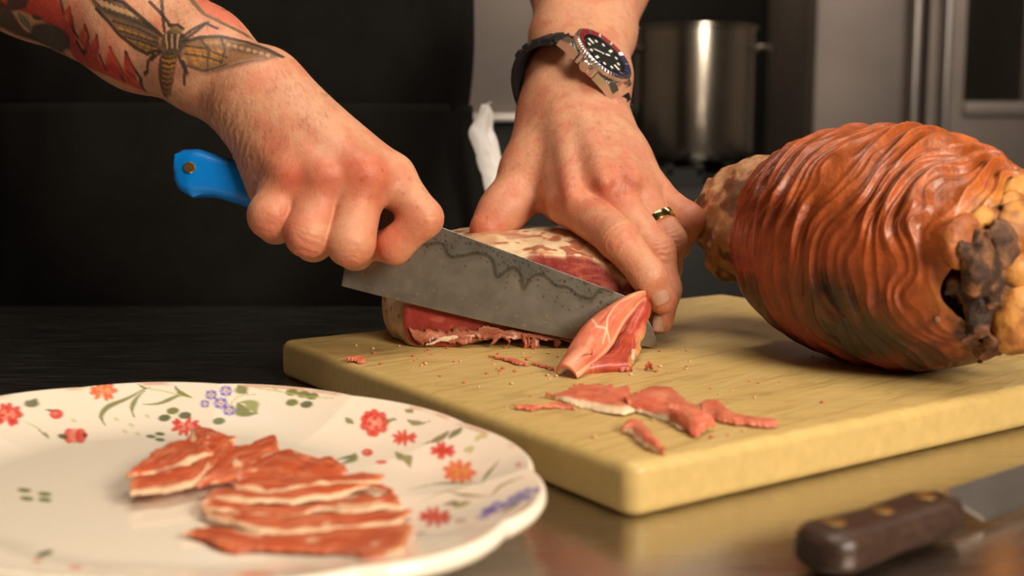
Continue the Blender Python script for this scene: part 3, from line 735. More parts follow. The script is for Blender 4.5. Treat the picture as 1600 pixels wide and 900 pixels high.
# ================================================================== KNIFE IN THE FIST
def d_blade(u, v): return .6445+.00002*(u-780)*.0+.00001*(450-v)
spine = resample([(560, 306.5), (690, 355), (850, 414.5), (985, 465), (1004, 484), (1017, 509), (1024, 530), (1026, 541)], 260, False)
edge = resample([(533, 447), (640, 474.5), (760, 503), (850, 522), (890, 529), (960, 538), (1000, 541), (1026, 541.5)], 260, False)
def blade():
    n, m = 260, 80; px = np.zeros((n, m, 2))
    for j in range(m):
        t = j/(m-1); px[:, j] = spine*(1-t)+edge*t
    pts = np.array([[P(u, v, d_blade(u, v)) for u, v in row] for row in px])
    tt = np.linspace(0, 1, m)[None, :]; hw = .0011*(1-tt**1.3)+.00008
    nrm = -FWD
    A_ = (pts+hw[..., None]*nrm).reshape(-1, 3); B_ = (pts-hw[..., None]*nrm).reshape(-1, 3)
    V = np.concatenate([A_, B_]); F = gridF(n, m); K = n*m
    Fs = [F, F[:, ::-1]+K]
    def strip(ids): ids = np.array(ids); return np.stack([ids[:-1], ids[1:], ids[1:]+K, ids[:-1]+K], 1)
    Fs += [strip(np.arange(n)*m)[:, ::-1], strip(np.arange(n)*m+m-1), strip(np.arange(m)), strip((n-1)*m+np.arange(m))[:, ::-1]]
    xy = px.reshape(-1, 2)
    q = np.c_[xy/30., np.zeros(len(xy))]
    c = np.tile(srgb(150, 143, 130), (len(xy), 1))*(.78+.4*fbm(q, 1.2, 5, 3))[:, None]
    tq = np.tile(np.linspace(0, 1, m), n)
    pt = Paint(xy, c)
    dk = srgb(78, 70, 58)
    wave = resample([(598, 398), (628, 392), (640, 375), (662, 382), (690, 381), (702, 400), (722, 400), (745, 396), (768, 404), (776, 432), (790, 424), (804, 418), (814, 432), (817, 452), (832, 432), (850, 431), (868, 446), (888, 450), (905, 463), (925, 466), (938, 452), (956, 455)], 160)
    # above the temper line the steel is darker
    up = np.interp(xy[:, 0], wave[:, 0], wave[:, 1])
    ab = sstep(-6, 10, up-xy[:, 1])[:, None]; pt.c = pt.c*(1-.30*ab)
    pt.line(wave, 5.5, dk, .75, .55); pt.line(wave+[0, 5], 9, srgb(118, 108, 92), .35, .8)
    r = np.random.default_rng(6)
    for k in range(230):
        x, y = r.uniform(600, 960), 0; y = np.interp(x, spine[:, 0], spine[:, 1])+abs(r.normal(0, 22)); pt.line([(x, y), (x+r.uniform(-2, 2), y+r.uniform(-1, 2))], r.uniform(1., 2.6), srgb(58, 50, 42), .7)
    for k in range(26):
        x = r.uniform(560, 1000); y = np.interp(x, edge[:, 0], edge[:, 1])-r.uniform(5, 60); pt.line([(x, y), (x+r.uniform(-5, 5), y+r.uniform(-5, 5))], r.uniform(5, 16), srgb(172, 164, 148), .3, .9)
    for k in range(30):
        x = r.uniform(560, 980); y = np.interp(x, edge[:, 0], edge[:, 1])-r.uniform(2, 30); pt.line([(x, y), (x+1, y)], r.uniform(1., 2.2), srgb(205, 180, 150), .8)
    return V, np.concatenate(Fs), np.concatenate([pt.c, pt.c])
kn = empty('chef_knife', P(533, 447, .6445), 'large carbon steel kitchen knife with blue handle cutting the ham piece', 'knife')
V, F, c = blade(); mk('blade', V, F, M['blade'], kn, col=c)
# handle: centre line, half height, half thickness
hc = resample([(276, 262), (300, 270), (335, 275), (392, 292), (470, 324), (540, 352), (590, 366)], 60)
hh = np.interp(np.linspace(0, 1, 60), [0, .03, .10, .2, .36, .6, .9, 1], [20, 32, 38.5, 33, 32, 33, 30, 24])/29.5/100
ht = np.interp(np.linspace(0, 1, 60), [0, .02, .08, .5, .9, 1], [.5, .85, 1.05, 1.15, 1.0, .7])/100
tl = np.gradient(hc, axis=0); V = []
for k in range(60):
    ctr = P(hc[k, 0], hc[k, 1], .6465); t_ = unit(tl[k, 0]*RIGHT-tl[k, 1]*UP)
    if k < 12: t_ = unit(RIGHT-.10*UP)
    y = unit(np.cross(FWD, t_)); y = y if y@UP > 0 else -y
    for j in range(28):
        a = 2*np.pi*j/28; c_, s_ = math.cos(a), math.sin(a); ex = .55
        V.append(ctr+y*hh[k]*np.sign(s_)*abs(s_)**ex+FWD*ht[k]*np.sign(c_)*abs(c_)**ex)
F = [tuple(f) for f in gridF(60, 28, False, True)]+[tuple(range(28))[::-1], tuple(range(59*28, 60*28))]
hb = MB().add(V, F)
# hooked pommel corner under the butt
hb2 = np.array([(272, 240), (270, 262), (279, 285), (300, 310), (312, 305), (326, 298), (345, 300), (345, 262), (300, 236)])
Vp = [P(u, v, .6465-.0082) for u, v in hb2]+[P(u, v, .6465+.0082) for u, v in hb2]; nn = len(hb2)
hb.add(Vp, [tuple(range(nn)), tuple(range(nn, 2*nn))[::-1]]+[(i, i+nn, (i+1) % nn+nn, (i+1) % nn) for i in range(nn)])
ho = hb.build('handle', M['blue'], kn)
rm = ho.modifiers.new('remesh', 'REMESH'); rm.mode = 'VOXEL'; rm.voxel_size = .0009
sm = ho.modifiers.new('smooth', 'SMOOTH'); sm.iterations = 12; sm.factor = .5
MB().lathe([(.0026, -.0118), (.0030, -.0114), (.0030, .0114), (.0026, .0118)], 24, frame(P(305, 265, .6465), RIGHT, UP, -FWD)).build('rivet', M['brass'], kn)

# ================================================================== HAM PIECE BEING CUT
dirD = FWD
def chunk_fn(p):
    p = p.astype(np.float32)
    C = P(806, 462, .712).astype(np.float32); q = p-C
    x = q@RIGHT.astype(np.float32); y = q[:, 1]; z = q[:, 2]
    xs = np.where(x > 0, x/.080, x/.076)
    zz = np.where(z > 0, z/(.0400), z/.042)
    zz = zz - .12*x/.07*np.where(z > 0, 1, 0)*0
    k = (np.abs(xs)**3.4+np.abs(y/.082)**2.2+np.abs(zz)**2.2)**(1/2.4)
    d = (k-1)*.040
    # shoulder drops to the left, as the cap does
    d = np.maximum(d, (z-(.0395+.16*np.minimum(x+.012, 0)))*.9)
    n = fbm(p, 55, 3, 11)-.5
    d = d+n*.0045
    dep = (p-CAM.astype(np.float32))@FWD.astype(np.float32)
    cutp = .6490-dep+.0006*(fbm(p, 120, 2, 4)-.5)
    d = np.maximum(d, cutp)
    d = np.maximum(d, zB-p[:, 2]+.0004)
    u = 800+FPX*((p-CAM.astype(np.float32))@RIGHT.astype(np.float32))/dep
    # hollow under the cut side
    cav = np.linalg.norm((p-P(850, 552, .652).astype(np.float32))/np.array([.046, .030, .0105], np.float32), axis=1)-1
    d = np.maximum(d, -(cav*.0105+.004*(fbm(p, 160, 2, 8)-.5)))
    return d
lo = P(590, 300, .645)-np.array([0, .01, 0]); lo[2] = zB-.004; hi = P(1030, 330, .76); hi[0] = P(1030, 400, .69)[0]; hi[2] = P(800, 330, .69)[2]+.01; lo[0] = P(590, 500, .70)[0]-.02
ch = empty('ham_chunk', (P(806, 540, .69)[0], P(806, 540, .69)[1], zB), 'block of cured ham with fat cap being sliced under the knife', 'ham')
V, F = sdf_mesh(chunk_fn, lo, hi, .0009)
N = vnormals(V, F)
lean = srgb(108, 28, 24); leanl = srgb(160, 54, 40); fatc = srgb(226, 198, 160); fatp = srgb(206, 160, 120)
C0 = P(806, 462, .712); dep = (V-CAM)@FWD
face = sstep(.35, .8, N@(-FWD))*sstep(.6535, .6505, dep)
g = fbm(V*[1, 1, 2.5], 60, 4, 21)[:, None]; col = lean*(1-g)+leanl*g
fibre = sstep(.60, .70, fbm(V*np.array([.7, 1, 3.0]), 110, 3, 31))[:, None]*.25
col = col*(1-fibre)+srgb(214, 130, 100)*fibre
outer = np.tile(fatc, (len(V), 1)); m_ = sstep(.45, .62, fbm(V, 75, 4, 41))[:, None]; outer = outer*(1-m_)+fatp*m_
spots = sstep(.57, .63, fbm(V*np.array([1, 1, 1.6]), 85, 3, 51))[:, None]*sstep(-.03, .02, (V-C0)@RIGHT)[:, None]
spots = np.maximum(spots, sstep(.66, .70, fbm(V, 130, 2, 61))[:, None]); outer = outer*(1-.85*spots)+srgb(160, 74, 50)*.85*spots
topd = np.clip((V[:, 2]-(C0[2]+.012))/.02, 0, 1)
kq = np.abs(chunk_fn(V+FWD*.0115))                       # thin fat rim where the face meets the outside
rim = sstep(.0034, .0016, -chunk_fn(V+FWD*.005))*np.maximum(sstep(.018, .030, V[:, 2]-zB), sstep(-.066, -.071, (V-C0)@RIGHT))
rim = np.clip(rim, 0, 1)[:, None]*1.0
fc = face[:, None]*(1-rim)
col = outer*(1-fc)+col*fc
mk('meat', V, F, M['meat'], ch, col=col)

def strip_mesh(left, right, n, m, thick, bulge=0., wob=.0, seed=0, jag=0.):
    """sheet between two 3D polylines, with thickness; returns V, F, (s,t)"""
    Lp, Rp = resample(left, n), resample(right, n); t = np.linspace(0, 1, m)
    if jag:
        W_ = Rp-Lp; wl = np.maximum(np.linalg.norm(W_, axis=1), .003)[:, None]; W_ = W_/wl; k_ = np.arange(n)*1.
        g1 = fbm(np.c_[k_*.11, k_*0+seed, k_*0], 1, 4, seed+60)-.5; g2 = fbm(np.c_[k_*.11, k_*0+seed, k_*0+9], 1, 4, seed+61)-.5
        Lp = Lp+W_*(g1*jag)[:, None]*2; Rp = Rp+W_*(g2*jag)[:, None]*2
    X = Lp[:, None]*(1-t)[None, :, None]+Rp[:, None]*t[None, :, None]
    du = np.gradient(X, axis=0); dv = np.gradient(X, axis=1); nr = np.cross(du, dv); nr /= np.maximum(np.linalg.norm(nr, axis=2), 1e-12)[..., None]
    if (nr.mean((0, 1))@(CAM-X.mean((0, 1)))) < 0: nr = -nr; flip = True
    else: flip = False
    X = X+nr*(bulge*(1-(2*t-1)**2))[None, :, None]
    if wob: X = X+nr*(wob*(fbm(X.reshape(-1, 3), 70, 3, seed)-.5)).reshape(n, m)[..., None]
    ed = np.minimum(1, np.minimum(np.minimum(t, 1-t)*m/2.5, 1)); th_ = thick*np.maximum(ed, .12)
    A_ = (X+nr*th_[None, :, None]/2).reshape(-1, 3); B_ = (X-nr*th_[None, :, None]/2).reshape(-1, 3)
    F = gridF(n, m); K = n*m
    if flip: F = F[:, ::-1]
    def st(ids): ids = np.array(ids); return np.stack([ids[:-1], ids[1:], ids[1:]+K, ids[:-1]+K], 1)
    Fs = np.concatenate([F, F[:, ::-1]+K, st(np.arange(n)*m), st(np.arange(n)*m+m-1), st(np.arange(m)), st((n-1)*m+np.arange(m))])
    sg = np.stack(np.meshgrid(np.linspace(0, 1, n), t, indexing='ij'), -1).reshape(-1, 2)
    return np.concatenate([A_, B_]), Fs, np.concatenate([sg, sg])
def fixn(o):
    bm = bmesh.new(); bm.from_mesh(o.data); bmesh.ops.recalc_face_normals(bm, faces=bm.faces); bm.to_mesh(o.data); bm.free(); return o
def lean_col(V, st, seed, a=srgb(178, 60, 38), b=srgb(214, 112, 78)):
    q = np.c_[st[:, 0]*3, st[:, 1]*9, np.full(len(st), seed*.37)]
    g = fbm(q, 1.3, 4, seed)[:, None]; c = a*(1-g)+b*g
    f = sstep(.57, .70, fbm(np.c_[st[:, 0]*4, st[:, 1]*22, np.zeros(len(st))], 1.0, 3, seed+5))[:, None]*.3
    m = sstep(.52, .66, fbm(np.c_[st[:, 0]*7, st[:, 1]*5, np.full(len(st), seed*1.7)], 1.0, 4, seed+9))[:, None]*.38
    c = c*(1-m)+srgb(220, 140, 100)*m
    return c*(1-f)+srgb(236, 170, 134)*f
# slab standing on the board in front of the blade, still joined at the top
lf = [P(992, 464, .640), P(965, 500, .632), P(940, 545, .622), P(915, 572, .600), G(905, 583, zB+.0008)]
rt = [P(1010, 468, .642), P(1014, 490, .640), P(1006, 525, .632), P(999, 550, .612), G(986, 577, zB+.0008)]
V, F, st = strip_mesh(lf, rt, 90, 50, .005, .002, .003, 3, .0015)
c = lean_col(V, st, 4, srgb(150, 44, 34), srgb(200, 84, 60))
e = sstep(.90, .98, st[:, 1])[:, None]; c = c*(1-e)+srgb(214, 150, 96)*e
fixn(mk('cut_slab', V, F, M['slice'], ch, col=c))
# curling slice hanging from the top towards the camera
lf = [P(1002, 462, .640), P(975, 470, .636), P(945, 484, .626), P(915, 505, .614), P(893, 535, .602), P(879, 562, .583), G(869, 584, zB+.001)]
rt = [P(1006, 470, .638), P(992, 486, .630), P(975, 507, .618), P(957, 540, .606), P(937, 563, .596), P(920, 578, .578), G(903, 590, zB+.001)]
V, F, st = strip_mesh(lf, rt, 130, 60, .0024, .0055, .0022, 8)
c = lean_col(V, st, 9, srgb(192, 70, 48), srgb(232, 142, 108)); w_ = sstep(.30, .55, fbm(np.c_[st*[3, 4], st[:, :1]*0], 1, 3, 12))[:, None]*np.exp(-((st[:, 1]-.55)/.28)**2)[:, None]*.55; c = c*(1-w_)+srgb(240, 166, 134)*w_
pt = Paint(st*[1, .5], c)
pt.line([(.1, .28), (.25, .22), (.40, .25), (.47, .33), (.55, .40)], .022, srgb(246, 196, 164), .8, .6); pt.line([(.45, .05), (.50, .2), (.47, .33), (.50, .45)], .016, srgb(246, 190, 158), .8, .6)
pt.line([(.0, .47), (.3, .48), (.7, .48), (1, .48)], .03, srgb(244, 190, 156), .8, .6); pt.line([(.62, .25), (.8, .28), (.97, .32)], .06, srgb(240, 176, 146), .5, .8)
pt.poly([(.70, .33), (.735, .40), (.76, .41), (.80, .38), (.86, .36), (.90, .33), (.85, .345), (.77, .385), (.74, .385), (.715, .34)], srgb(70, 22, 16), .95, .006)
fixn(mk('slice_flap', V, F, M['slice'], ch, col=pt.c))
# ragged shreds under the cut
r = np.random.default_rng(12)
def shred(parent, p0, p1, w0, name='shred', mat='slice', a=srgb(118, 46, 28), b=srgb(176, 92, 60), seed=0):
    p0, p1 = np.asarray(p0), np.asarray(p1); s_ = unit(np.cross(p1-p0, FWD)); pts = resample([p0, p0*.5+p1*.5+RIGHT*r.normal(0, .0015)-FWD*.001, p1], 14)
    wv = w0*np.interp(np.linspace(0, 1, 14), [0, .3, .7, 1], [.7, 1., .8, .15])*(1+.35*r.normal(0, 1, 14).clip(-1, 1))
    V, F, st = strip_mesh(pts-s_*wv[:, None], pts+s_*wv[:, None], 22, 7, .0011, .0003, .0012, seed, .0012)
    return fixn(mk(name, V, F, M[mat], parent, col=lean_col(V, st, seed+3, a, b)))
for k, (u0, v0, u1_, v1_, w_) in enumerate([(786, 520, 764, 541, .0013), (784, 526, 792, 540, .0009), (817, 522, 818, 556, .0015), (834, 523, 832, 562, .0019), (826, 524, 825, 545, .0009), (868, 527, 871, 548, .0014)]) if True else enumerate([
                                              ]):
    shred(ch, P(u0, v0, .6475), P(u1_, v1_, .6465), w_, seed=k)
up_e = resample([(640, 515), (700, 515), (760, 512), (820, 519), (880, 524), (900, 526)], 130); lo_e = resample([(650, 536), (690, 533), (730, 536), (745, 526), (770, 530), (800, 527), (850, 531), (885, 534), (905, 545)], 130)
V, F, st = strip_mesh([P(u, v, .6478) for u, v in up_e], [P(u, v, .6466+.0010*math.sin(u*.11)) for u, v in lo_e], 260, 12, .0010, .0, .0012, 77, .0027)
fixn(mk('ragged_edge', V, F, M['slice'], ch, col=lean_col(V, st, 79, srgb(104, 40, 28), srgb(190, 116, 84))))
V, F, st = strip_mesh([P(668, 536, .6470), P(690, 528, .6472), P(712, 524, .6472), P(740, 522, .6472)], [P(664, 540, .6465), P(690, 534, .6465), P(712, 530, .6468), P(742, 526, .6470)], 60, 8, .0016, .0, .001, 5, .0015)
fixn(mk('fat_edge', V, F, M['fat'], ch))
# white rind edge at the left end and at the foot of the slab
V, F, st = strip_mesh([P(986, 540, .620), P(984, 560, .598), G(978, 573, zB+.001)], [P(994, 537, .620), P(992, 552, .602), G(991, 565, zB+.001)], 24, 8, .003, .0, .003, 6)
fixn(mk('fat_edge', V, F, M['fat'], ch))

# ================================================================== WHOLE HAM
HC = P(1374, 386, .60)
hax = unit(.185*5.7*RIGHT*.155-UP*.035-FWD*.135)          # towards the hock
hax = unit(RIGHT*.50-UP*.15-FWD*.85)
hy = unit(np.cross((0, 0, 1), hax)); hz = np.cross(hax, hy)   # hy points away, hz up
Lh, Rh = .096, .0580
hm = empty('cured_ham_leg', (HC[0], HC[1], zB), 'whole cured ham leg with wrinkled amber rind and cut hock', 'ham')
def ham_r(t): return Rh*np.maximum(1-np.abs(t)**2.15, 0)**.52
nt_, nh = 430, 520
th = np.linspace(0, 2*np.pi, nh, endpoint=False)
edge_t = -.66+.10*np.cos(th-2.2)+.05*np.sin(2*th)+.012*np.sin(9*th+1)
ss = np.linspace(0, 1, nt_)
end_t = .79+.03*np.sin(th*3+.7)+.02*np.sin(7*th)
tt = edge_t[None, :]+(end_t[None, :]-edge_t[None, :])*ss[:, None]
T2 = np.broadcast_to(th[None, :], tt.shape)
c_, s_ = np.cos(T2), np.sin(T2)                              # c_: hy (away), s_: hz (up)
rr_ = ham_r(tt)
base_p = HC+tt[..., None]*Lh*hax+rr_[..., None]*(c_[..., None]*hy+s_[..., None]*hz)
# folds: rings round the hock, warped and branching
q = np.stack([tt*1.0, c_*.9, s_*.9], -1).reshape(-1, 3)
qa = q*np.array([1.6, .8, .8]); wp = (fbm(qa, 1.1, 2, 71)-.5).reshape(tt.shape); wp2 = (fbm(qa, 2.6, 2, 72)-.5).reshape(tt.shape)
ph = tt*9.0+3.0*wp+1.3*wp2+.7*np.sin(T2+.6)
tri = np.abs((ph % 1)*2-1); ridge = (1-tri)**1.25
ph2 = tt*21+7*wp+5.0*wp2; ridge2 = (1-np.abs((ph2 % 1)*2-1))**1.4
amp = (.15+1.5*sstep(.3, .75, fbm(q, 2.0, 2, 73)).reshape(tt.shape))*sstep(-.72, -.35, tt)*(1-.75*sstep(.62, .9, tt))
low = sstep(-.25, -.7, s_)                                   # underside smoother
amp = amp*(1-.6*low)
disp = .0034*amp*(ridge-.4)+.0016*(.3+amp)*(ridge2-.4)*(.35+.65*sstep(-.5, -.1, tt))+.003*(fbm(q, 1.8, 2, 74).reshape(tt.shape)-.5)
disp += .0018*sstep(.08, .0, ss)[:, None]*0
outn = unit_ = (c_[..., None]*hy+s_[..., None]*hz)+hax*(tt*.55)[..., None]; outn = outn/np.linalg.norm(outn, axis=2)[..., None]
Pp = base_p+outn*disp[..., None]
Pp[..., 2] = np.maximum(Pp[..., 2], zB+.0006)
inner = (base_p-outn*.006); inner[..., 2] = np.maximum(inner[..., 2], zB+.0012)
ring_in = inner[0]                                          # turned-in front edge
V = np.concatenate([Pp.reshape(-1, 3), (Pp[0]*.4+inner[0]*.6), inner[12]])
F = gridF(nt_, nh, False, True)
e0 = np.arange(nh); e1 = (e0+1) % nh; K = nt_*nh
Fx = np.stack([e1, e0, K+e0, K+e1], 1); Fy = np.stack([K+e1, K+e0, K+nh+e0, K+nh+e1], 1)
Vf = Pp.reshape(-1, 3)
sx = ((Vf-HC)@RIGHT)/.075; up_ = s_.reshape(-1); tf = tt.reshape(-1)
am = srgb(182, 92, 36); rd = srgb(122, 38, 20); bk = srgb(44, 26, 16); ye = srgb(206, 140, 58)
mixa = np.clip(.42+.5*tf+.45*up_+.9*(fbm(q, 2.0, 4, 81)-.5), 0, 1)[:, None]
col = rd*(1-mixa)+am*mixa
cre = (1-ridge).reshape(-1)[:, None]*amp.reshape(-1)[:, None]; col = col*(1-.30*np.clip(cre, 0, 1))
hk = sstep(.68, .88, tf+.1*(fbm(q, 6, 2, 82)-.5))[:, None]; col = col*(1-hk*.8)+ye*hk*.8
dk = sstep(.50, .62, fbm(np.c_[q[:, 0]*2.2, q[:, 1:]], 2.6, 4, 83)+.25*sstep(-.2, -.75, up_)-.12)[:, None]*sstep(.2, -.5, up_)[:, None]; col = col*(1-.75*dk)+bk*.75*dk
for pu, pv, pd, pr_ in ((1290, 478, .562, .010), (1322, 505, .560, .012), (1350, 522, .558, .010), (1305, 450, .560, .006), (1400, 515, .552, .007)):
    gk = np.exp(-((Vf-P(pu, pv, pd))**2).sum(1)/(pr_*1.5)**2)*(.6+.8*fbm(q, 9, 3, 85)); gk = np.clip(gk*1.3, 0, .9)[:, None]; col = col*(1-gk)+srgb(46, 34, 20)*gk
mott = sstep(.55, .7, fbm(q, 7, 4, 84))[:, None]*.35; col = col*(1-mott)+srgb(120, 44, 22)*mott
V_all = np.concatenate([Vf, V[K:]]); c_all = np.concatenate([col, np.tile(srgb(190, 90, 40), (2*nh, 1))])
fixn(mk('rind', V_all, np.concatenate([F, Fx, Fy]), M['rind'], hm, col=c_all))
# exposed meat behind the rind edge
EC = P(1190, 354, .690)
def ham_end(p):
    c = EC.astype(np.float32); q = p-c
    x = (q@hax.astype(np.float32))/.045; y = (q@hy.astype(np.float32))/.033; z = (q@hz.astype(np.float32))/.0365
    d = (np.sqrt(x*x+y*y+z*z)-1)*.034
    d = d+.012*(fbm(p, 45, 3, 5)-.5)+.004*(fbm(p, 150, 2, 6)-.5)
    return np.maximum(d, zB+.0006-p[:, 2])
ec = EC
V, F = sdf_mesh(ham_end, ec-.085, ec+.085, .0012)
keep = ((V-HC)@hax)[F].max(1) < .035
F = F[keep]
g = fbm(V, 45, 4, 7)[:, None]; c = srgb(150, 104, 76)*(1-g)+srgb(206, 156, 110)*g
m_ = sstep(.48, .6, fbm(V, 60, 3, 8))[:, None]*sstep(-.005, .025, (V-ec)@hz)[:, None]; c = c*(1-.8*m_)+srgb(164, 118, 56)*.8*m_
m_ = sstep(.56, .64, fbm(V, 75, 3, 9))[:, None]; c = c*(1-.8*m_)+srgb(84, 50, 34)*.8*m_
m_ = sstep(.70, .76, fbm(V, 90, 2, 10))[:, None]; c = c*(1-.6*m_)+srgb(120, 40, 28)*.6*m_
mk('exposed_meat', V, F, M['horn'], hm, col=c)
# cut hock: dark dry meat, bones
hp = HC+hax*Lh*.80; dh = (hp-CAM)@FWD
def lump(name, c, rx, ry, rz, fx, fz, amp_, sc, cols, mat, seed, h=.0010):
    fx = unit(fx); fy = unit(np.cross(fz, fx)); fz = np.cross(fx, fy)
    def f(p):
        q = p-np.asarray(c, np.float32); x, y, z = q@fx.astype(np.float32)/rx, q@fy.astype(np.float32)/ry, q@fz.astype(np.float32)/rz
        return (np.sqrt(x*x+y*y+z*z)-1)*min(rx, ry, rz)+amp_*(fbm(p, sc, 4, seed)-.5)
    R_ = max(rx, ry, rz)*1.25+amp_
    V, F = sdf_mesh(f, np.asarray(c)-R_, np.asarray(c)+R_, h)
    g = sstep(.38, .62, fbm(V, sc*1.2, 4, seed+1))[:, None]; col = cols[0]*(1-g)+cols[1]*g
    return mk(name, V, F, M[mat], hm, col=col)
dkm = (srgb(50, 30, 20), srgb(122, 78, 46)); bn = (srgb(150, 88, 34), srgb(206, 142, 66))
def pl(u, v, off):
    r_ = ray(u, v); t_ = ((hp+hax*off-CAM)@hax)/(r_@hax); return CAM+r_*t_
lump('hock_meat', pl(1568, 440, -.004), .015, .032, .033, hax, hz, .016, 120, dkm, 'dry', 91)
lump('hock_meat', pl(1534, 420, .006), .006, .011, .017, hax, unit(hz-.6*RIGHT), .006, 150, (srgb(60, 36, 22), srgb(132, 86, 50)), 'dry', 95)
sk = (srgb(160, 84, 34), srgb(192, 122, 56))
lump('sinew', pl(1514, 376, .000), .0055, .016, .013, hax, unit(hz+.3*RIGHT), .0045, 85, sk, 'horn', 97)
lump('sinew', pl(1556, 352, .000), .006, .022, .009, hax, hz, .004, 85, bn, 'horn', 99)
lump('sinew', pl(1604, 318, -.006), .008, .024, .014, hax, hz, .004, 85, bn, 'horn', 113)
lump('sinew', pl(1606, 336, -.001), .007, .020, .012, hax, hz, .004, 85, bn, 'horn', 111)
lump('bone', pl(1598, 366, .006), .009, .019, .0135, hax, unit(hz+.5*RIGHT), .0025, 90, bn, 'horn', 101)
lump('bone', pl(1598, 418, .009), .0085, .014, .0090, hax, hz, .0025, 90, bn, 'horn', 103)
lump('bone', pl(1592, 486, .008), .0095, .014, .0190, hax, unit(hz+.15*RIGHT), .0025, 90, bn, 'horn', 105)
lump('hock_meat', pl(1568, 386, .010), .004, .007, .012, hax, unit(hz-.5*RIGHT), .004, 140, (srgb(78, 50, 34), srgb(124, 86, 58)), 'dry', 107)
MB().tube(resample([P(1606, 508, .535), P(1586, 533, .545), P(1566, 549, .548)], 12), np.linspace(.0011, .0006, 12), 8).build('twine', M['twine'], hm)

# ================================================================== PLATTER
Oc = np.array([-.1195, .430]); ea = np.array([math.cos(math.radians(-42)), math.sin(math.radians(-42))]); eb = np.array([-ea[1], ea[0]])
PA, PB = .1425, .1085
zRIM = TZ+.020
def plate_rho(xy):
    q = xy-Oc; x = q@ea/PA; y = q@eb/PB; th_ = np.arctan2(y, x); r_ = np.hypot(x, y)
    return r_/plate_edge(th_), th_
def plate_edge(th_): return 1+.026*np.abs(np.cos(6*th_+.35))**.8-.016
def plate_z(xy):
    rho, _ = plate_rho(xy)
    t = np.clip((rho-.60)/.40, 0, 1)
    return TZ+.0062+.0128*(t*t*(1.5-.5*t))
def plate_hit(u, v):
    z = TZ+.01
    r_ = ray(u, v)
    lo_, hi_ = (TZ+.03-CAM[2])/r_[2], (TZ+.0-CAM[2])/r_[2]
    for k in range(40):
        m_ = (lo_+hi_)/2; p = CAM+r_*m_
        rho, _ = plate_rho(p[None, :2])
        if p[2] > plate_z(p[None, :2])[0]: lo_ = m_
        else: hi_ = m_
    return CAM+r_*hi_
nr, na = 210, 760
thp = np.linspace(0, 2*np.pi, na, endpoint=False)
rho = np.linspace(0.004, 1, nr)
E_ = plate_edge(thp)
XY = Oc+(rho[:, None, None]*E_[None, :, None])*(np.cos(thp)[None, :, None]*ea*PA+np.sin(thp)[None, :, None]*eb*PB)
Z = plate_z(XY.reshape(-1, 2)).reshape(nr, na)
top = np.concatenate([XY, Z[..., None]], -1)
und = []
for f, dz in ((1.012, -.0012), (1.014, -.0032), (1.002, -.0058), (.93, -.0094), (.80, -.0136)):
    und.append(np.concatenate([Oc+(f*E_[:, None])*(np.cos(thp)[:, None]*ea*PA+np.sin(thp)[:, None]*eb*PB), np.full((na, 1), TZ+.0190+dz)], 1))
for f, z in ((.66, .0024), (.64, .0), (.60, .0), (.59, .003), (.004, .0032)):
    und.append(np.concatenate([Oc+f*(np.cos(thp)[:, None]*ea*PA+np.sin(thp)[:, None]*eb*PB), np.full((na, 1), TZ+z)], 1))
allp = np.concatenate([top, np.array(und)]); nrow = len(allp)
V = allp.reshape(-1, 3); F = gridF(nrow, na, False, True)
white = srgb(252, 240, 220)
pt = Paint(V[:nr*na, :2], white)
px2 = lambda pts: np.array([plate_hit(*p)[:2] for p in pts])
loc = px2([(420, 720), (430, 720)]); UX = np.linalg.norm(loc[1]-loc[0])/10
RED = srgb(226, 58, 44); REDL = srgb(244, 150, 130); ORG = srgb(238, 112, 56); GRN = srgb(112, 122, 48); GRD = srgb(84, 96, 48); GRL = srgb(196, 200, 120); BLU = srgb(118, 104, 190); BLL = srgb(170, 170, 226)
def leaf(u, v, ru, rv, ang, col, al=.9):
    t = np.linspace(0, 2*np.pi, 18)[:-1]; c_, s_ = math.cos(ang), math.sin(ang)
    pt.poly(px2([(u+ru*math.cos(k)*c_-rv*math.sin(k)*s_, v+ru*math.cos(k)*s_+rv*math.sin(k)*c_) for k in t]), col, al, .0004)
def blade_leaf(pts, w_, col, al=.85):
    q = resample(px2(pts), 24); pt.line(q, np.interp(np.linspace(0, 1, 24), [0, .5, 1], [.15, 1, .1])*w_, col, al, .35)
def stem(pts, w_, col, al=.8): pt.line(resample(px2(pts), 24), w_, col, al, .4)
def carnation(u, v, ru, rv, col, coll, n=9, seed=0):
    r_ = np.random.default_rng(seed)
    for k in range(n):
        a = 2*math.pi*k/n+r_.uniform(-.2, .2); leaf(u+ru*.62*math.cos(a), v+rv*.62*math.sin(a), ru*.40, rv*.36, a, col)
    leaf(u, v, ru*.55, rv*.55, 0, coll, .8)
    for k in range(n-2):
        a = 2*math.pi*k/(n-2)+.3; leaf(u+ru*.35*math.cos(a), v+rv*.38*math.sin(a), ru*.17, rv*.17, a, col if k % 2 else coll, .85)
for u, v, ru, rv, cc, cl, sd in ((12, 648, 24, 16, RED, REDL, 1), (585, 661, 23, 21, RED, REDL, 2), (632, 684, 20, 9, RED, srgb(230, 90, 70), 3), (692, 704, 20, 11, RED, srgb(210, 60, 50), 4), (718, 737, 27, 15, ORG, srgb(240, 160, 90), 5),
                               (680, 808, 26, 12, srgb(214, 60, 50), srgb(230, 110, 90), 6), (290, 666, 24, 11, RED, REDL, 7), (162, 611, 22, 12, ORG, srgb(248, 170, 130), 8)): carnation(u, v, ru, rv, cc, cl, 9, sd)
for u, v, ru, rv in ((88, 647, 11, 8), (574, 707, 9, 6), (596, 722, 9, 3)):
    leaf(u, v, ru, rv, 0, RED); leaf(u-2, v-1, ru*.4, rv*.4, 0, REDL, .7)
for dx in (-9, 0, 9): leaf(117+dx, 681, 9, 12, 0, RED if dx else REDL, .85)
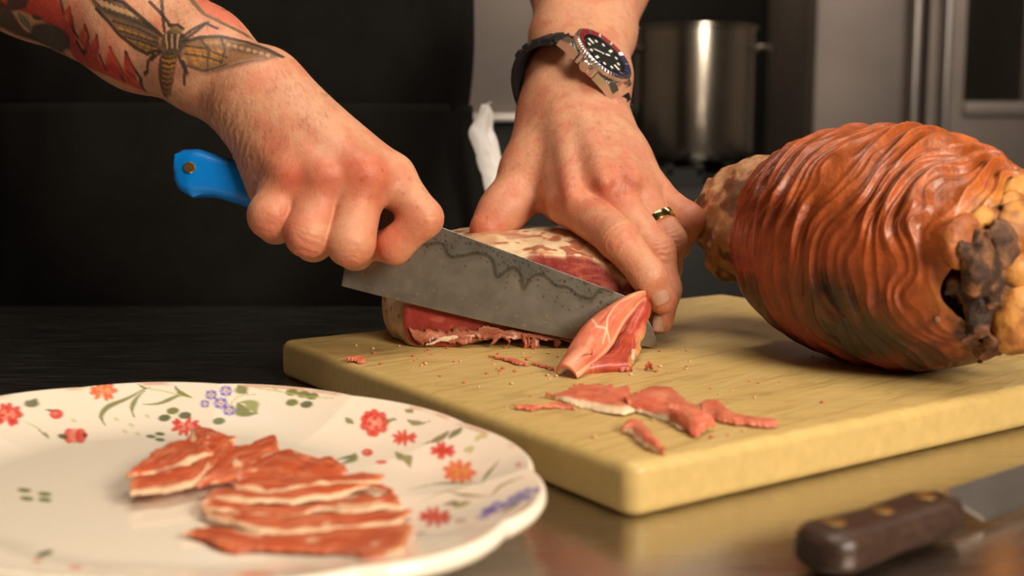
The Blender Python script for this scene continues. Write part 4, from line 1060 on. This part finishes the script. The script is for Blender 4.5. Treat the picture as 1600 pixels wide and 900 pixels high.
leaf(133, 680, 4, 4, 0, srgb(150, 40, 30)); leaf(98, 682, 8, 4, .2, GRD)
for du, dv, r_ in ((330, 617, 10), (353, 611, 11), (345, 630, 12), (320, 631, 8), (358, 641, 11)):
    for k in range(8):
        a = k*math.pi/4; leaf(du+r_*.62*math.cos(a), dv+r_*.5*math.sin(a), r_*.34, r_*.3, a, BLU if k % 2 else BLL)
    leaf(du, dv, r_*.42, r_*.34, 0, srgb(246, 226, 210)); leaf(du, dv, r_*.2, r_*.16, 0, srgb(226, 120, 50))
for pts, w_, cc in (([(228, 606), (200, 622), (170, 635), (158, 650), (164, 664)], .0035, GRN), ([(228, 608), (212, 624), (206, 640), (210, 652)], .0025, GRN), ([(222, 632), (250, 630), (280, 618), (300, 620)], .003, GRN),
                    ([(274, 604), (282, 614), (300, 621)], .0028, GRN), ([(215, 600), (228, 607), (235, 605)], .0015, GRN), ([(372, 602), (380, 612), (386, 614)], .006, GRN), ([(372, 630), (382, 646), (402, 646)], .007, GRN), ([(375, 628), (392, 630), (400, 645)], .006, srgb(150, 158, 80)),
                    ([(600, 662), (612, 656), (620, 656)], .003, GRN), ([(636, 656), (655, 662), (672, 658)], .0035, GRN), ([(540, 652), (548, 660), (554, 662)], .003, GRN), ([(660, 694), (690, 685), (702, 672)], .0035, GRD), ([(702, 685), (712, 676), (722, 668)], .005, GRD),
                    ([(672, 690), (690, 680), (700, 674)], .003, GRN), ([(618, 706), (628, 715), (636, 716), (641, 730)], .0045, GRN), ([(526, 718), (545, 714), (556, 708)], .004, GRD), ([(530, 726), (548, 720), (558, 710)], .0045, GRN),
                    ([(636, 766), (680, 756), (720, 755), (752, 756)], .0022, GRN), ([(752, 756), (764, 738), (782, 717)], .0022, GRN), ([(660, 782), (690, 770), (735, 760)], .0018, srgb(176, 180, 110)), ([(700, 768), (730, 774), (766, 775)], .0022, GRN),
                    ([(766, 777), (785, 758), (830, 740)], .0020, GRN), ([(690, 790), (705, 786), (715, 788)], .004, GRD), ([(710, 790), (722, 788), (732, 786)], .006, srgb(150, 140, 60)), ([(752, 815), (780, 805), (830, 765)], .003, GRD), ([(714, 812), (722, 814), (730, 812)], .003, GRD), ([(648, 832), (660, 833), (674, 831)], .003, GRD),
                    ([(42, 626), (48, 632), (56, 623)], .006, GRD), ([(60, 672), (72, 680), (76, 686)], .0018, GRN), ([(30, 656), (50, 664), (72, 676)], .0010, GRL), ([(70, 640), (78, 641), (84, 643)], .002, GRD), ([(632, 640), (640, 642), (646, 645)], .003, GRN), ([(744, 690), (750, 682), (760, 684)], .004, srgb(200, 196, 120)), ([(724, 705), (732, 700), (736, 708)], .004, srgb(196, 196, 120))):
    blade_leaf(pts, w_, cc)
for u, v in ((270, 642), (257, 653), (289, 649), (342, 658), (456, 613), (474, 616), (488, 619), (456, 629), (479, 632)): leaf(u, v, 10, 5.5, -.1, GRD if u % 2 else GRN); 
for u, v in ((236, 682), (250, 678), (250, 687)): leaf(u, v, 8, 2.8, .1, GRD)
for u, v in ((38, 766), (70, 772), (42, 779), (70, 781)): leaf(u, v, 11, 3.4, .1, GRN)
for u, v in ((230, 650), (205, 664), (195, 674), (182, 655), (215, 678), (430, 608), (115, 657)): leaf(u, v, 5, 2.5, .5, GRL, .6)
for k in range(14): 
    a = k/13; leaf(752+82*a+4*math.sin(k*3), 803-36*a+5*math.cos(k*4), 8, 4, -.4, BLU if k % 2 else srgb(128, 116, 196), .75)
for k in range(5): leaf(758+3*k, 806-3*k, 6, 5, 0, BLU, .7)
leaf(810, 726, 5, 4, 0, ORG, .7); leaf(70, 865, 14, 4, -.3, GRD); leaf(58, 876, 9, 2.5, 0, srgb(220, 120, 90)); leaf(118, 886, 12, 3, 0, ORG); leaf(400, 897, 30, 4, 0, ORG, .8)
stem([(400, 606), (440, 612), (470, 618), (520, 622)], .0008, GRL); stem([(354, 640), (372, 620), (400, 616)], .0009, GRL); stem([(235, 608), (260, 612), (300, 622)], .0009, GRL)
# worn gilt line at the rim
rh, _ = plate_rho(V[:nr*na, :2]); gl = (sstep(.975, .985, rh)*sstep(1.001, .993, rh)*sstep(.4, .6, fbm(np.c_[V[:nr*na, :2]*60, np.zeros(nr*na)], 1, 2, 3)))[:, None]
pc_ = pt.c*(1-.55*gl)+srgb(206, 120, 60)*.55*gl
col = np.concatenate([pc_, np.tile(white, (len(V)-nr*na, 1))])
tag(mk('platter', V, F, M['glaze'], None, col=col), 'oval white porcelain platter with scalloped rim and painted flowers', 'plate')

# ---- slices laid out on the platter, back ones lying over the front ones
c8 = lambda pts: [(180+x/3.2, 640+y/3.2) for x, y in pts]
SL = [  # upper edge, lower edge (drawing units), fat strip along (upper, lower), label
 ([(330, 615), (420, 592), (560, 600), (850, 625), (1100, 600), (1400, 570), (1490, 585)], [(340, 632), (440, 650), (560, 700), (850, 720), (1100, 725), (1300, 735), (1430, 700)], .0, 'ham slice nearest the platter rim, long plain red strip'),
 ([(430, 505), (560, 530), (800, 545), (1000, 520), (1200, 525), (1450, 500), (1490, 510)], [(480, 560), (620, 600), (800, 632), (950, 625), (1100, 610), (1300, 590), (1420, 580)], .28, 'second ham slice from the near end, white fat along its near edge'),
 ([(420, 480), (560, 470), (750, 475), (1000, 460), (1200, 440), (1400, 440), (1420, 460)], [(440, 500), (600, 530), (800, 552), (950, 530), (1010, 505), (1200, 520), (1430, 500)], .25, 'third ham slice from the near end, thin white fat line'),
 ([(500, 400), (650, 410), (800, 415), (1000, 390), (1200, 370), (1340, 385), (1410, 440)], [(420, 488), (620, 475), (760, 470), (900, 472), (1100, 450), (1240, 400), (1420, 470)], .3, 'fourth ham slice from the near end, broad curved fat edge'),
 ([(560, 375), (700, 350), (860, 340), (1000, 340), (1150, 320), (1250, 315), (1345, 330)], [(620, 420), (720, 440), (820, 440), (950, 420), (1100, 390), (1230, 390), (1320, 370)], .36, 'ham slice in the middle with the widest white fat band'),
 ([(620, 300), (740, 230), (840, 200), (920, 212), (1000, 235), (1070, 228), (1155, 290)], [(600, 345), (700, 345), (800, 338), (900, 352), (1000, 366), (1080, 350), (1160, 305)], .0, 'ham slice right of the folded ones with torn far edge'),
 ([(440, 330), (510, 230), (560, 185), (640, 178), (720, 150), (800, 130), (815, 195)], [(400, 392), (450, 385), (520, 360), (600, 345), (660, 310), (740, 260), (820, 205)], .0, 'ham slice with an upright torn tip at the centre'),
 ([(75, 350), (160, 320), (260, 300), (360, 285), (430, 250), (490, 215), (545, 175)], [(75, 432), (140, 425), (210, 420), (300, 412), (380, 385), (450, 330), (520, 270)], .26, 'ham slice under the leftmost one, pale fat along its edge'),
 ([(340, 160), (370, 125), (400, 95), (440, 92), (490, 98), (560, 130), (605, 135)], [(330, 250), (380, 260), (430, 255), (480, 240), (520, 215), (560, 190), (600, 180)], .0, 'small folded ham slice farthest back on the platter'),
 ([(45, 325), (110, 275), (180, 222), (270, 160), (360, 152), (430, 180), (488, 205)], [(55, 345), (120, 335), (190, 330), (260, 318), (340, 290), (420, 250), (495, 222)], .24, 'leftmost ham slice with a straight white fat stripe'),
]
for k, (ue, le, ft, lab) in enumerate(SL):
    hgt = .0009+.0010*k*.75
    U_ = np.array([plate_hit(*p)+[0, 0, hgt+.0012] for p in c8(ue)]); L_ = np.array([plate_hit(*p)+[0, 0, hgt*.85+.0004] for p in c8(le)])
    # heights pull the picture of an edge outwards: slide it back along its ray
    fixr = lambda A_, uv: np.array([CAM+ray(*w_)*((a[2]-CAM[2])/ray(*w_)[2]) for a, w_ in zip(A_, uv)])
    U_ = fixr(U_, c8(ue)); L_ = fixr(L_, c8(le))
    V, F, st = strip_mesh(U_, L_, 120, 34, .0010, .0007, .0030, k+1, .0022)
    c = lean_col(V, st, k+11, srgb(170, 58, 32), srgb(208, 104, 62))
    lo_t = 1-ft*.75+.05*(fbm(np.c_[st[:, 0]*9, np.full(len(st), k), np.zeros(len(st))], 1, 2, k)-.5)
    if k == 0: pass
    fm = np.zeros(len(st)) if ft == 0 else sstep(-.03, .03, st[:, 1]-lo_t)
    ends = sstep(.07, .0, st[:, 0])*(.8 if k in (0, 1, 2) else .25); fm = np.maximum(fm, ends)
    isl = sstep(.66, .72, fbm(np.c_[st[:, 0]*7, st[:, 1]*3, np.full(len(st), k*3.1)], 1, 3, k+40)); fm = np.maximum(fm, .8*isl)[:, None]
    ed_ = (np.maximum(sstep(.12, .0, st[:, 1]), sstep(.93, 1., st[:, 0]))*.55)[:, None]; c = c*(1-ed_)+srgb(226, 150, 96)*ed_  # thin edges painted paler, imitating light passing through the slice
    c = c*(1-fm)+srgb(238, 198, 160)*fm
    # frayed outline: drop part of the edge faces' width by noise
    o = fixn(mk('ham_slice', V, F, M['slice'], None, col=c))
    tag(o, lab, 'ham slice', 'ham slices on the platter')

# ================================================================== SCRAPS ON THE BOARD
def scrap(ue, le, label, seed, h0=.0006, h1=.003, name='ham_scrap', fat=None, thick=.0009, wob=.004, bul=.0015, a=srgb(186, 68, 46), b=srgb(226, 134, 102)):
    f = lambda A_, h: np.array([G(u, v, zB+h) for u, v in A_])
    V, F, st = strip_mesh(f(ue, h1), f(le, h0), 90, 18, thick, bul, wob, seed, .0022)
    V[:, 2] = np.maximum(V[:, 2], zB+.0002)
    c = lean_col(V, st, seed+21, a, b)
    if fat: 
        e = sstep(1-fat, 1-fat*.6, st[:, 1]+.06*(vnoise(st.repeat(2, 1)[:, :3], 9, seed)-.5))[:, None]; c = c*(1-e)+srgb(244, 214, 176)*e
    return tag(fixn(mk(name, V, F, M['slice'], None, col=c)), label, 'ham scrap', 'ham scraps on the board')
scrap([(852, 612), (880, 612), (905, 603), (935, 598), (960, 606), (980, 602)], [(856, 620), (885, 628), (915, 638), (945, 646), (975, 650), (992, 646)], 'largest flat ham scrap with pale rim, left of the pile', 1, fat=.25)
scrap([(975, 620), (995, 612), (1020, 605), (1045, 605), (1070, 622)], [(985, 640), (1010, 647), (1040, 655), (1060, 668), (1090, 672)], 'folded ham scrap in the middle of the pile', 2, h1=.005, h0=.0012, fat=.12)
scrap([(1040, 636), (1055, 630), (1078, 628), (1098, 640)], [(1060, 655), (1072, 672), (1090, 680), (1116, 668)], 'creased ham scrap standing up at the pile front', 3, h1=.007, h0=.0015)
scrap([(1092, 632), (1120, 628), (1145, 645), (1180, 653), (1212, 657)], [(1100, 650), (1130, 660), (1155, 664), (1185, 668), (1216, 668)], 'long ham scrap trailing right from the pile', 4, h1=.002)
scrap([(898, 600), (915, 603), (935, 606), (955, 600)], [(902, 606), (918, 610), (938, 616), (960, 614)], 'thin ham scrap at the back of the pile', 5, h1=.002)
scrap([(972, 664), (990, 656), (1005, 660), (1020, 682), (1042, 700)], [(975, 674), (988, 682), (1000, 695), (1018, 706), (1038, 706)], 'lone ham scrap nearest the board corner', 6, fat=.2)
scrap([(804, 634), (825, 633), (850, 634), (875, 628), (895, 632)], [(806, 640), (826, 641), (852, 638), (880, 638), (898, 640)], 'stringy ham scrap left of the pile', 7, h1=.0012, wob=.002, bul=.0005)
scrap([(540, 559), (552, 558), (566, 557), (570, 560)], [(542, 564), (553, 566), (566, 567), (571, 566)], 'small ham scrap near the far left board edge', 8, h1=.002, wob=.002, bul=.0005)
scrap([(762, 556), (785, 558), (805, 563), (822, 568)], [(764, 558), (786, 563), (808, 569), (824, 571)], 'thin ham sliver under the blade', 9, h1=.001, wob=.001, bul=.0003)
scrap([(940, 572), (955, 570), (975, 568), (988, 571)], [(942, 579), (956, 579), (976, 580), (987, 579)], 'ham sliver at the foot of the cut slab', 10, h1=.003, wob=.002, bul=.001, a=srgb(150, 50, 36), b=srgb(190, 80, 58))
scrap([(832, 566), (842, 568), (855, 571), (866, 575)], [(832, 569), (842, 572), (855, 576), (866, 579)], 'ham sliver left of the hanging slice', 11, h1=.001, wob=.001, bul=.0003)
r = np.random.default_rng(3)
def crumbs():
    V = []; F = []
    for k in range(150):
        u, v = r.uniform(500, 1300), r.uniform(540, 690)
        if k < 60: u, v = r.normal(760, 120), r.normal(562, 16)
        p = G(u, v, zB); q = (p[:2]-T0); a_, b_ = q@A2, q@B2
        if not (.01 < a_ < LA-.01 and .01 < b_ < LB-.02): continue
        s_ = r.uniform(.0003, .0011); o = len(V)
        bm = bmesh.new(); bmesh.ops.create_icosphere(bm, subdivisions=1, radius=1)
        for v_ in bm.verts: V.append((p[0]+v_.co.x*s_*r.uniform(.6, 1.5), p[1]+v_.co.y*s_*r.uniform(.6, 1.5), zB+s_*.5+v_.co.z*s_*.6))
        bm.verts.index_update(); F += [tuple(x.index+o for x in f.verts) for f in bm.faces]; bm.free()
    c = np.where(vnoise(np.array(V), 90, 3)[:, None] > .5, srgb(200, 92, 62), srgb(226, 180, 130))
    return tag(mk('ham_crumbs', V, F, M['slice'], None, col=c), 'tiny ham and fat crumbs strewn over the yellow board', 'crumbs', kind='stuff')
crumbs()
scrap([(1008, 569), (1014, 567), (1020, 569)], [(1008, 575), (1015, 577), (1021, 575)], 'little ham nugget right of the cut slab', 12, h1=.004, wob=.002, bul=.001)

# ================================================================== BONING KNIFE IN FRONT
bk_ = empty('boning_knife', G(1290, 880, TZ), 'old knife with dark wooden riveted handle lying on the steel worktop', 'knife')
zc = TZ+.0085
h0_, h1_ = G(1268, 862, zc), G(1470, 796, zc)
ax = unit((h1_-h0_)*[1, 1, 0]); sd = np.cross((0, 0, 1), ax); ln = np.linalg.norm((h1_-h0_)[:2])
n = 50; V = []
for k in range(n):
    t = k/(n-1); ww = np.interp(t, [0, .03, .10, .18, .5, .85, .96, 1], [.45, .80, 1.02, 1.0, .92, 1.0, .95, .8])*.0112
    hh_ = np.interp(t, [0, .03, .12, .5, .9, 1], [.5, .85, 1.05, .9, .95, .8])*.0074
    ctr = h0_*(1-t)+h1_*t; ctr = np.array([ctr[0], ctr[1], TZ+.0080])
    for j in range(32):
        a = 2*np.pi*j/32; c_, s_ = math.cos(a), math.sin(a)
        V.append(ctr+sd*ww*np.sign(c_)*abs(c_)**.72+np.array([0, 0, 1])*hh_*np.sign(s_)*abs(s_)**.72)
F = [tuple(f) for f in gridF(n, 32, False, True)]+[tuple(range(32))[::-1], tuple(range((n-1)*32, n*32))]
MB().add(V, F).build('handle', M['darkwood'], bk_)
for t in (.16, .52, .86):
    c = h0_*(1-t)+h1_*t
    MB().lathe([(.0036, -.0005), (.0036, .0001), (.003, .0004), (0, .0005)], 24, frame((c[0], c[1], TZ+.0080+np.interp(t, [0, .03, .12, .5, .9, 1], [.5, .85, 1.05, .9, .95, .8])*.0074), ax, sd, (0, 0, 1))).build('rivet', M['brass'], bk_)
# blade lying almost flat, heel with bolster
zb = TZ+.0085
q = [G(1468, 772, zb+.003), G(1606, 727, zb+.003), G(1700, 690, zb+.002), G(1900, 640, zb+.001), G(1760, 742, zb-.005), G(1640, 776, zb-.006), G(1538, 813, zb-.006), G(1494, 785, zb)]
nb_ = len(q); q = np.array(q); nz = np.array([0, 0, .0009])
F = [tuple(range(nb_)), tuple(range(nb_, 2*nb_))[::-1]]+[(i, i+nb_, (i+1) % nb_+nb_, (i+1) % nb_) for i in range(nb_)]
MB().add(np.concatenate([q+nz, q-nz]), F).build('blade', M['steel_blade'], bk_, smooth=False)
bl = [h1_*1.0+[0, 0, -.001], h1_+ax*.006+[0, 0, -.001]]
MB().tube([np.array([h1_[0], h1_[1], zb])-ax*.002, np.array([h1_[0], h1_[1], zb])+ax*.004], [.0066, .0058], 20).build('bolster', M['polished'], bk_)

# ================================================================== WATCH, RING, TOWEL
wd = P(945, 83, .7290)                                    # dial centre
wn = unit(.58*RIGHT+.60*UP-.52*FWD)                       # dial normal
wx = unit(RIGHT-.92*UP-.16*FWD); wx = unit(wx-(wx@wn)*wn)             # 12-6 direction (towards the 6 end)
wy = np.cross(wn, wx)                                     # towards the crown
if wy@UP > 0: wy = -wy
Rw = .0208
wt = empty('wristwatch', wd-wn*.012, 'diver style wristwatch with red and blue bezel on a black rubber strap', 'watch')
Mw = frame(wd, wx, np.cross(wn, wx), wn)
MB().lathe([(.0150, -.0115), (.0178, -.0105), (.0190, -.0080), (.0190, -.0035), (.0180, -.0025)], 72, Mw).build('watch_case', M['polished'], wt)
# lugs
lg = MB()
for e in (-1, 1):
    for f in (-1, 1):
        A_ = []
        for xx, yy, zt_, zb_ in ((.008, .0160, -.0028, -.0095), (.0165, .0140, -.0034, -.0105), (.0225, .0125, -.0066, -.0120)):
            for (wy_, zz_) in ((-.0042, zt_), (.0038, zt_-.0014), (.0038, zb_), (-.0042, zb_)):
                A_.append(wd+wx*e*xx+np.cross(wn, wx)*(f*(yy+wy_*1.0))+wn*zz_)
        F = [tuple(x) for x in gridF(3, 4, False, True)]+[(0, 1, 2, 3), (8, 9, 10, 11)]
        lg.add(A_, F)
lo_ = lg.build('lug', M['polished'], wt, smooth=False)
# bezel with coin edge
nb_ = 240; prof = [(.0180, -.0030), (1.0, -.0028), (1.0, -.0004), (.0200, .0004), (.0188, .0006)]
V = []
for rad, z in prof:
    for k in range(nb_):
        a = 2*np.pi*k/nb_; r_ = rad if rad < .5 else Rw+.00035*(1 if (k % 4) < 2 else -1)
        V.append(wd+wx*r_*math.cos(a)+np.cross(wn, wx)*r_*math.sin(a)+wn*z)
MB().add(V, [tuple(f) for f in gridF(5, nb_, False, True)]).build('bezel', M['polished'], wt)
def ring_sector(a0, a1, r0, r1, z0, z1, n=60):
    V = []
    for k in range(n):
        a = a0+(a1-a0)*k/(n-1); dv = wx*math.cos(a)+np.cross(wn, wx)*math.sin(a)
        V += [wd+dv*r0+wn*(z0-.0006), wd+dv*r0+wn*z0, wd+dv*r1+wn*z1, wd+dv*r1+wn*(z1-.0006)]
    return V, [tuple(f) for f in gridF(n, 4, False, True)]+[(0, 1, 2, 3), tuple(range(4*n-4, 4*n))]
cs = np.cross(wn, wx); crown_a = math.atan2(wy@cs, wy@wx)
# red half on the 12 side of the crown, blue half on the other
a12 = math.pi; s_ = 1 if abs(((a12-crown_a+math.pi) % (2*math.pi))-math.pi) > 0 else 1
V, F = ring_sector(crown_a-.30, crown_a-.30+math.pi, .0155, .0192, -.0004, .0009); h_a = MB().add(V, F)
V, F = ring_sector(crown_a-.30+math.pi, crown_a-.30+2*math.pi, .0155, .0192, -.0004, .0009); h_b = MB().add(V, F)
mid = crown_a-.30+math.pi/2; red_first = (wx*math.cos(mid)+cs*math.sin(mid))@wx < 0
h_a.build('bezel_insert', M['wred'] if red_first else M['wblue'], wt); h_b.build('bezel_insert', M['wblue'] if red_first else M['wred'], wt)
for k in range(12):
    a = crown_a-.30+k*math.pi/6
    if k % 3: V, F = ring_sector(a-.03, a+.03, .0158, .0182, .0004, .0012, 5)
    else: V, F = ring_sector(a-.07, a+.07, .0155, .0184, .0004, .0012, 6)
    MB().add(V, F).build('bezel_mark', M['polished'], wt)
MB().lathe([(.0156, -.003), (.0156, -.0012), (.0, -.0012)], 60, Mw, cap=False).build('dial', M['dial'], wt)
V, F = ring_sector(0, 2*math.pi*.999, .0146, .0156, -.0008, .0002, 72); MB().add(V, F).build('chapter_ring', M['dial'], wt)
for k in range(12):
    a = crown_a+k*math.pi/6; dv = wx*math.cos(a)+cs*math.sin(a); c = wd+dv*.0112-wn*.0010
    if k % 3: MB().lathe([(.0011, 0), (.0011, .0003), (0, .0003)], 16, frame(c, dv, np.cross(wn, dv), wn)).build('hour_mark', M['lume'], wt)
    else:
        sv = np.cross(wn, dv); MB().add([c+dv*x+sv*y+wn*z for z in (0, .0003) for x, y in ((-.0022, -.0009), (.0022, -.0009), (.0022, .0009), (-.0022, .0009))], [(0, 3, 2, 1), (4, 5, 6, 7), (0, 1, 5, 4), (1, 2, 6, 5), (2, 3, 7, 6), (3, 0, 4, 7)]).build('hour_mark', M['lume'], wt, smooth=False)
for a, l_, w_, z_ in ((crown_a+math.radians(-40), .0095, .0006, -.0004), (crown_a+math.radians(155), .0062, .0009, -.0006)):
    dv = wx*math.cos(a)+cs*math.sin(a); sv = np.cross(wn, dv); c = wd+wn*z_
    MB().add([c-dv*.002-sv*w_*.5, c-dv*.002+sv*w_*.5, c+dv*l_*.75+sv*w_, c+dv*l_, c+dv*l_*.75-sv*w_], [(0, 1, 2, 3, 4)]).build('watch_hand', M['lume'], wt, smooth=False)
MB().lathe([(.0008, -.0012), (.0008, .0), (0, .0)], 14, Mw).build('hand_pin', M['polished'], wt)
# crown with guards
Mc = frame(wd+wy*.0186-wn*.0058, wx, wn, wy)
MB().lathe([(.0030, -.001), (.0036, 0), (.0036, .0042), (.0030, .0050), (0, .0050)], 30, Mc).build('crown', M['polished'], wt)
cg = MB()
for e in (-1, 1):
    cc = wd+wy*.0180+wx*e*.0064-wn*.0058
    cg.add([cc+wx*e*dx+wy*dy+wn*dz for dz in (-.003, .003) for dx, dy in ((-.0018, -.002), (.004, -.003), (.0, .0032), (-.0018, .0030))], [(0, 3, 2, 1), (4, 5, 6, 7), (0, 1, 5, 4), (1, 2, 6, 5), (2, 3, 7, 6), (3, 0, 4, 7)])
cg.build('crown_guard', M['polished'], wt, smooth=False)
# strap: loop round the wrist in the plane of wx and wn, ribbed near the case
cw = wd-wn*.0345+wx*.0015; rx_, rz_ = .0375, .0285
n = 260; V = []; wid = .0116
for k in range(n):
    a = math.radians(38)+(2*np.pi-math.radians(76))*k/(n-1)       # start/end at the lugs
    dv = math.sin(a)*wx*rx_+math.cos(a)*wn*rz_
    tn = unit(math.cos(a)*wx*rx_-math.sin(a)*wn*rz_); on = unit(np.cross(tn, cs)); on = on if on@dv > 0 else -on
    deg = math.degrees(min(k, n-1-k)*(2*np.pi-math.radians(76))/(n-1)); rib = .0
    if 6 < deg < 60: rib = .0014*(1 if math.sin(deg*2*math.pi/13) > -.5 else -1.2)
    hw_ = wid
    for y, z in ((-hw_, -.0016), (-hw_, .0010+rib), (-hw_+.0012, .0020+rib), (hw_-.0012, .0020+rib), (hw_, .0010+rib), (hw_, -.0016)): V.append(cw+dv+cs*y+on*z)
MB().add(V, [tuple(f) for f in gridF(n, 6, False, True)]+[(0, 1, 2, 3, 4, 5), tuple(range(6*n-6, 6*n))]).build('strap', M['rubber'], wt)

# gold ring
ra, rb_ = P(988, 295, .686), P(1044, 376, .676)
rc = ra+(rb_-ra)*.66; rx2 = unit(rb_-ra); u_ = unit(np.cross(rx2, (0, 0, 1))); v2 = np.cross(rx2, u_); rad = .0108
V = []
for k in range(72):
    a = 2*np.pi*k/72; dv = u_*math.cos(a)+v2*math.sin(a)
    for x, z in ((-.0026, 0), (-.0022, .0010), (0, .0014), (.0022, .0010), (.0026, 0), (0, -.0004)): V.append(rc+rx2*x+dv*(rad+z))
tag(MB().add(V, [tuple(f) for f in gridF(72, 6, True, True)]).build('finger_ring', M['gold'], None), 'plain gold ring on the hand holding the ham', 'ring')

# towel tucked at the waist
dl = 1.0
lf = [P(752, 163, dl), P(744, 185, dl-.01), (P(731, 207, dl-.015)), P(742, 240, dl-.02), P(754, 280, dl-.02), P(762, 325, dl-.02), P(770, 400, dl-.02)]
rt = [P(757, 165, dl+.01), P(767, 180, dl), P(772, 205, dl), P(778, 240, dl-.005), P(784, 270, dl-.005), P(790, 310, dl-.01), P(800, 400, dl-.01)]
V, F, st = strip_mesh(lf, rt, 120, 26, .004, .006, .006, 31)
sag = .006*np.exp(-((st[:, 1]-.62)/.10)**2); V = V+FWD*sag[:, None]
tag(fixn(mk('towel', V, F, M['towel'], None)), 'white cloth towel tucked into the apron waist', 'towel')
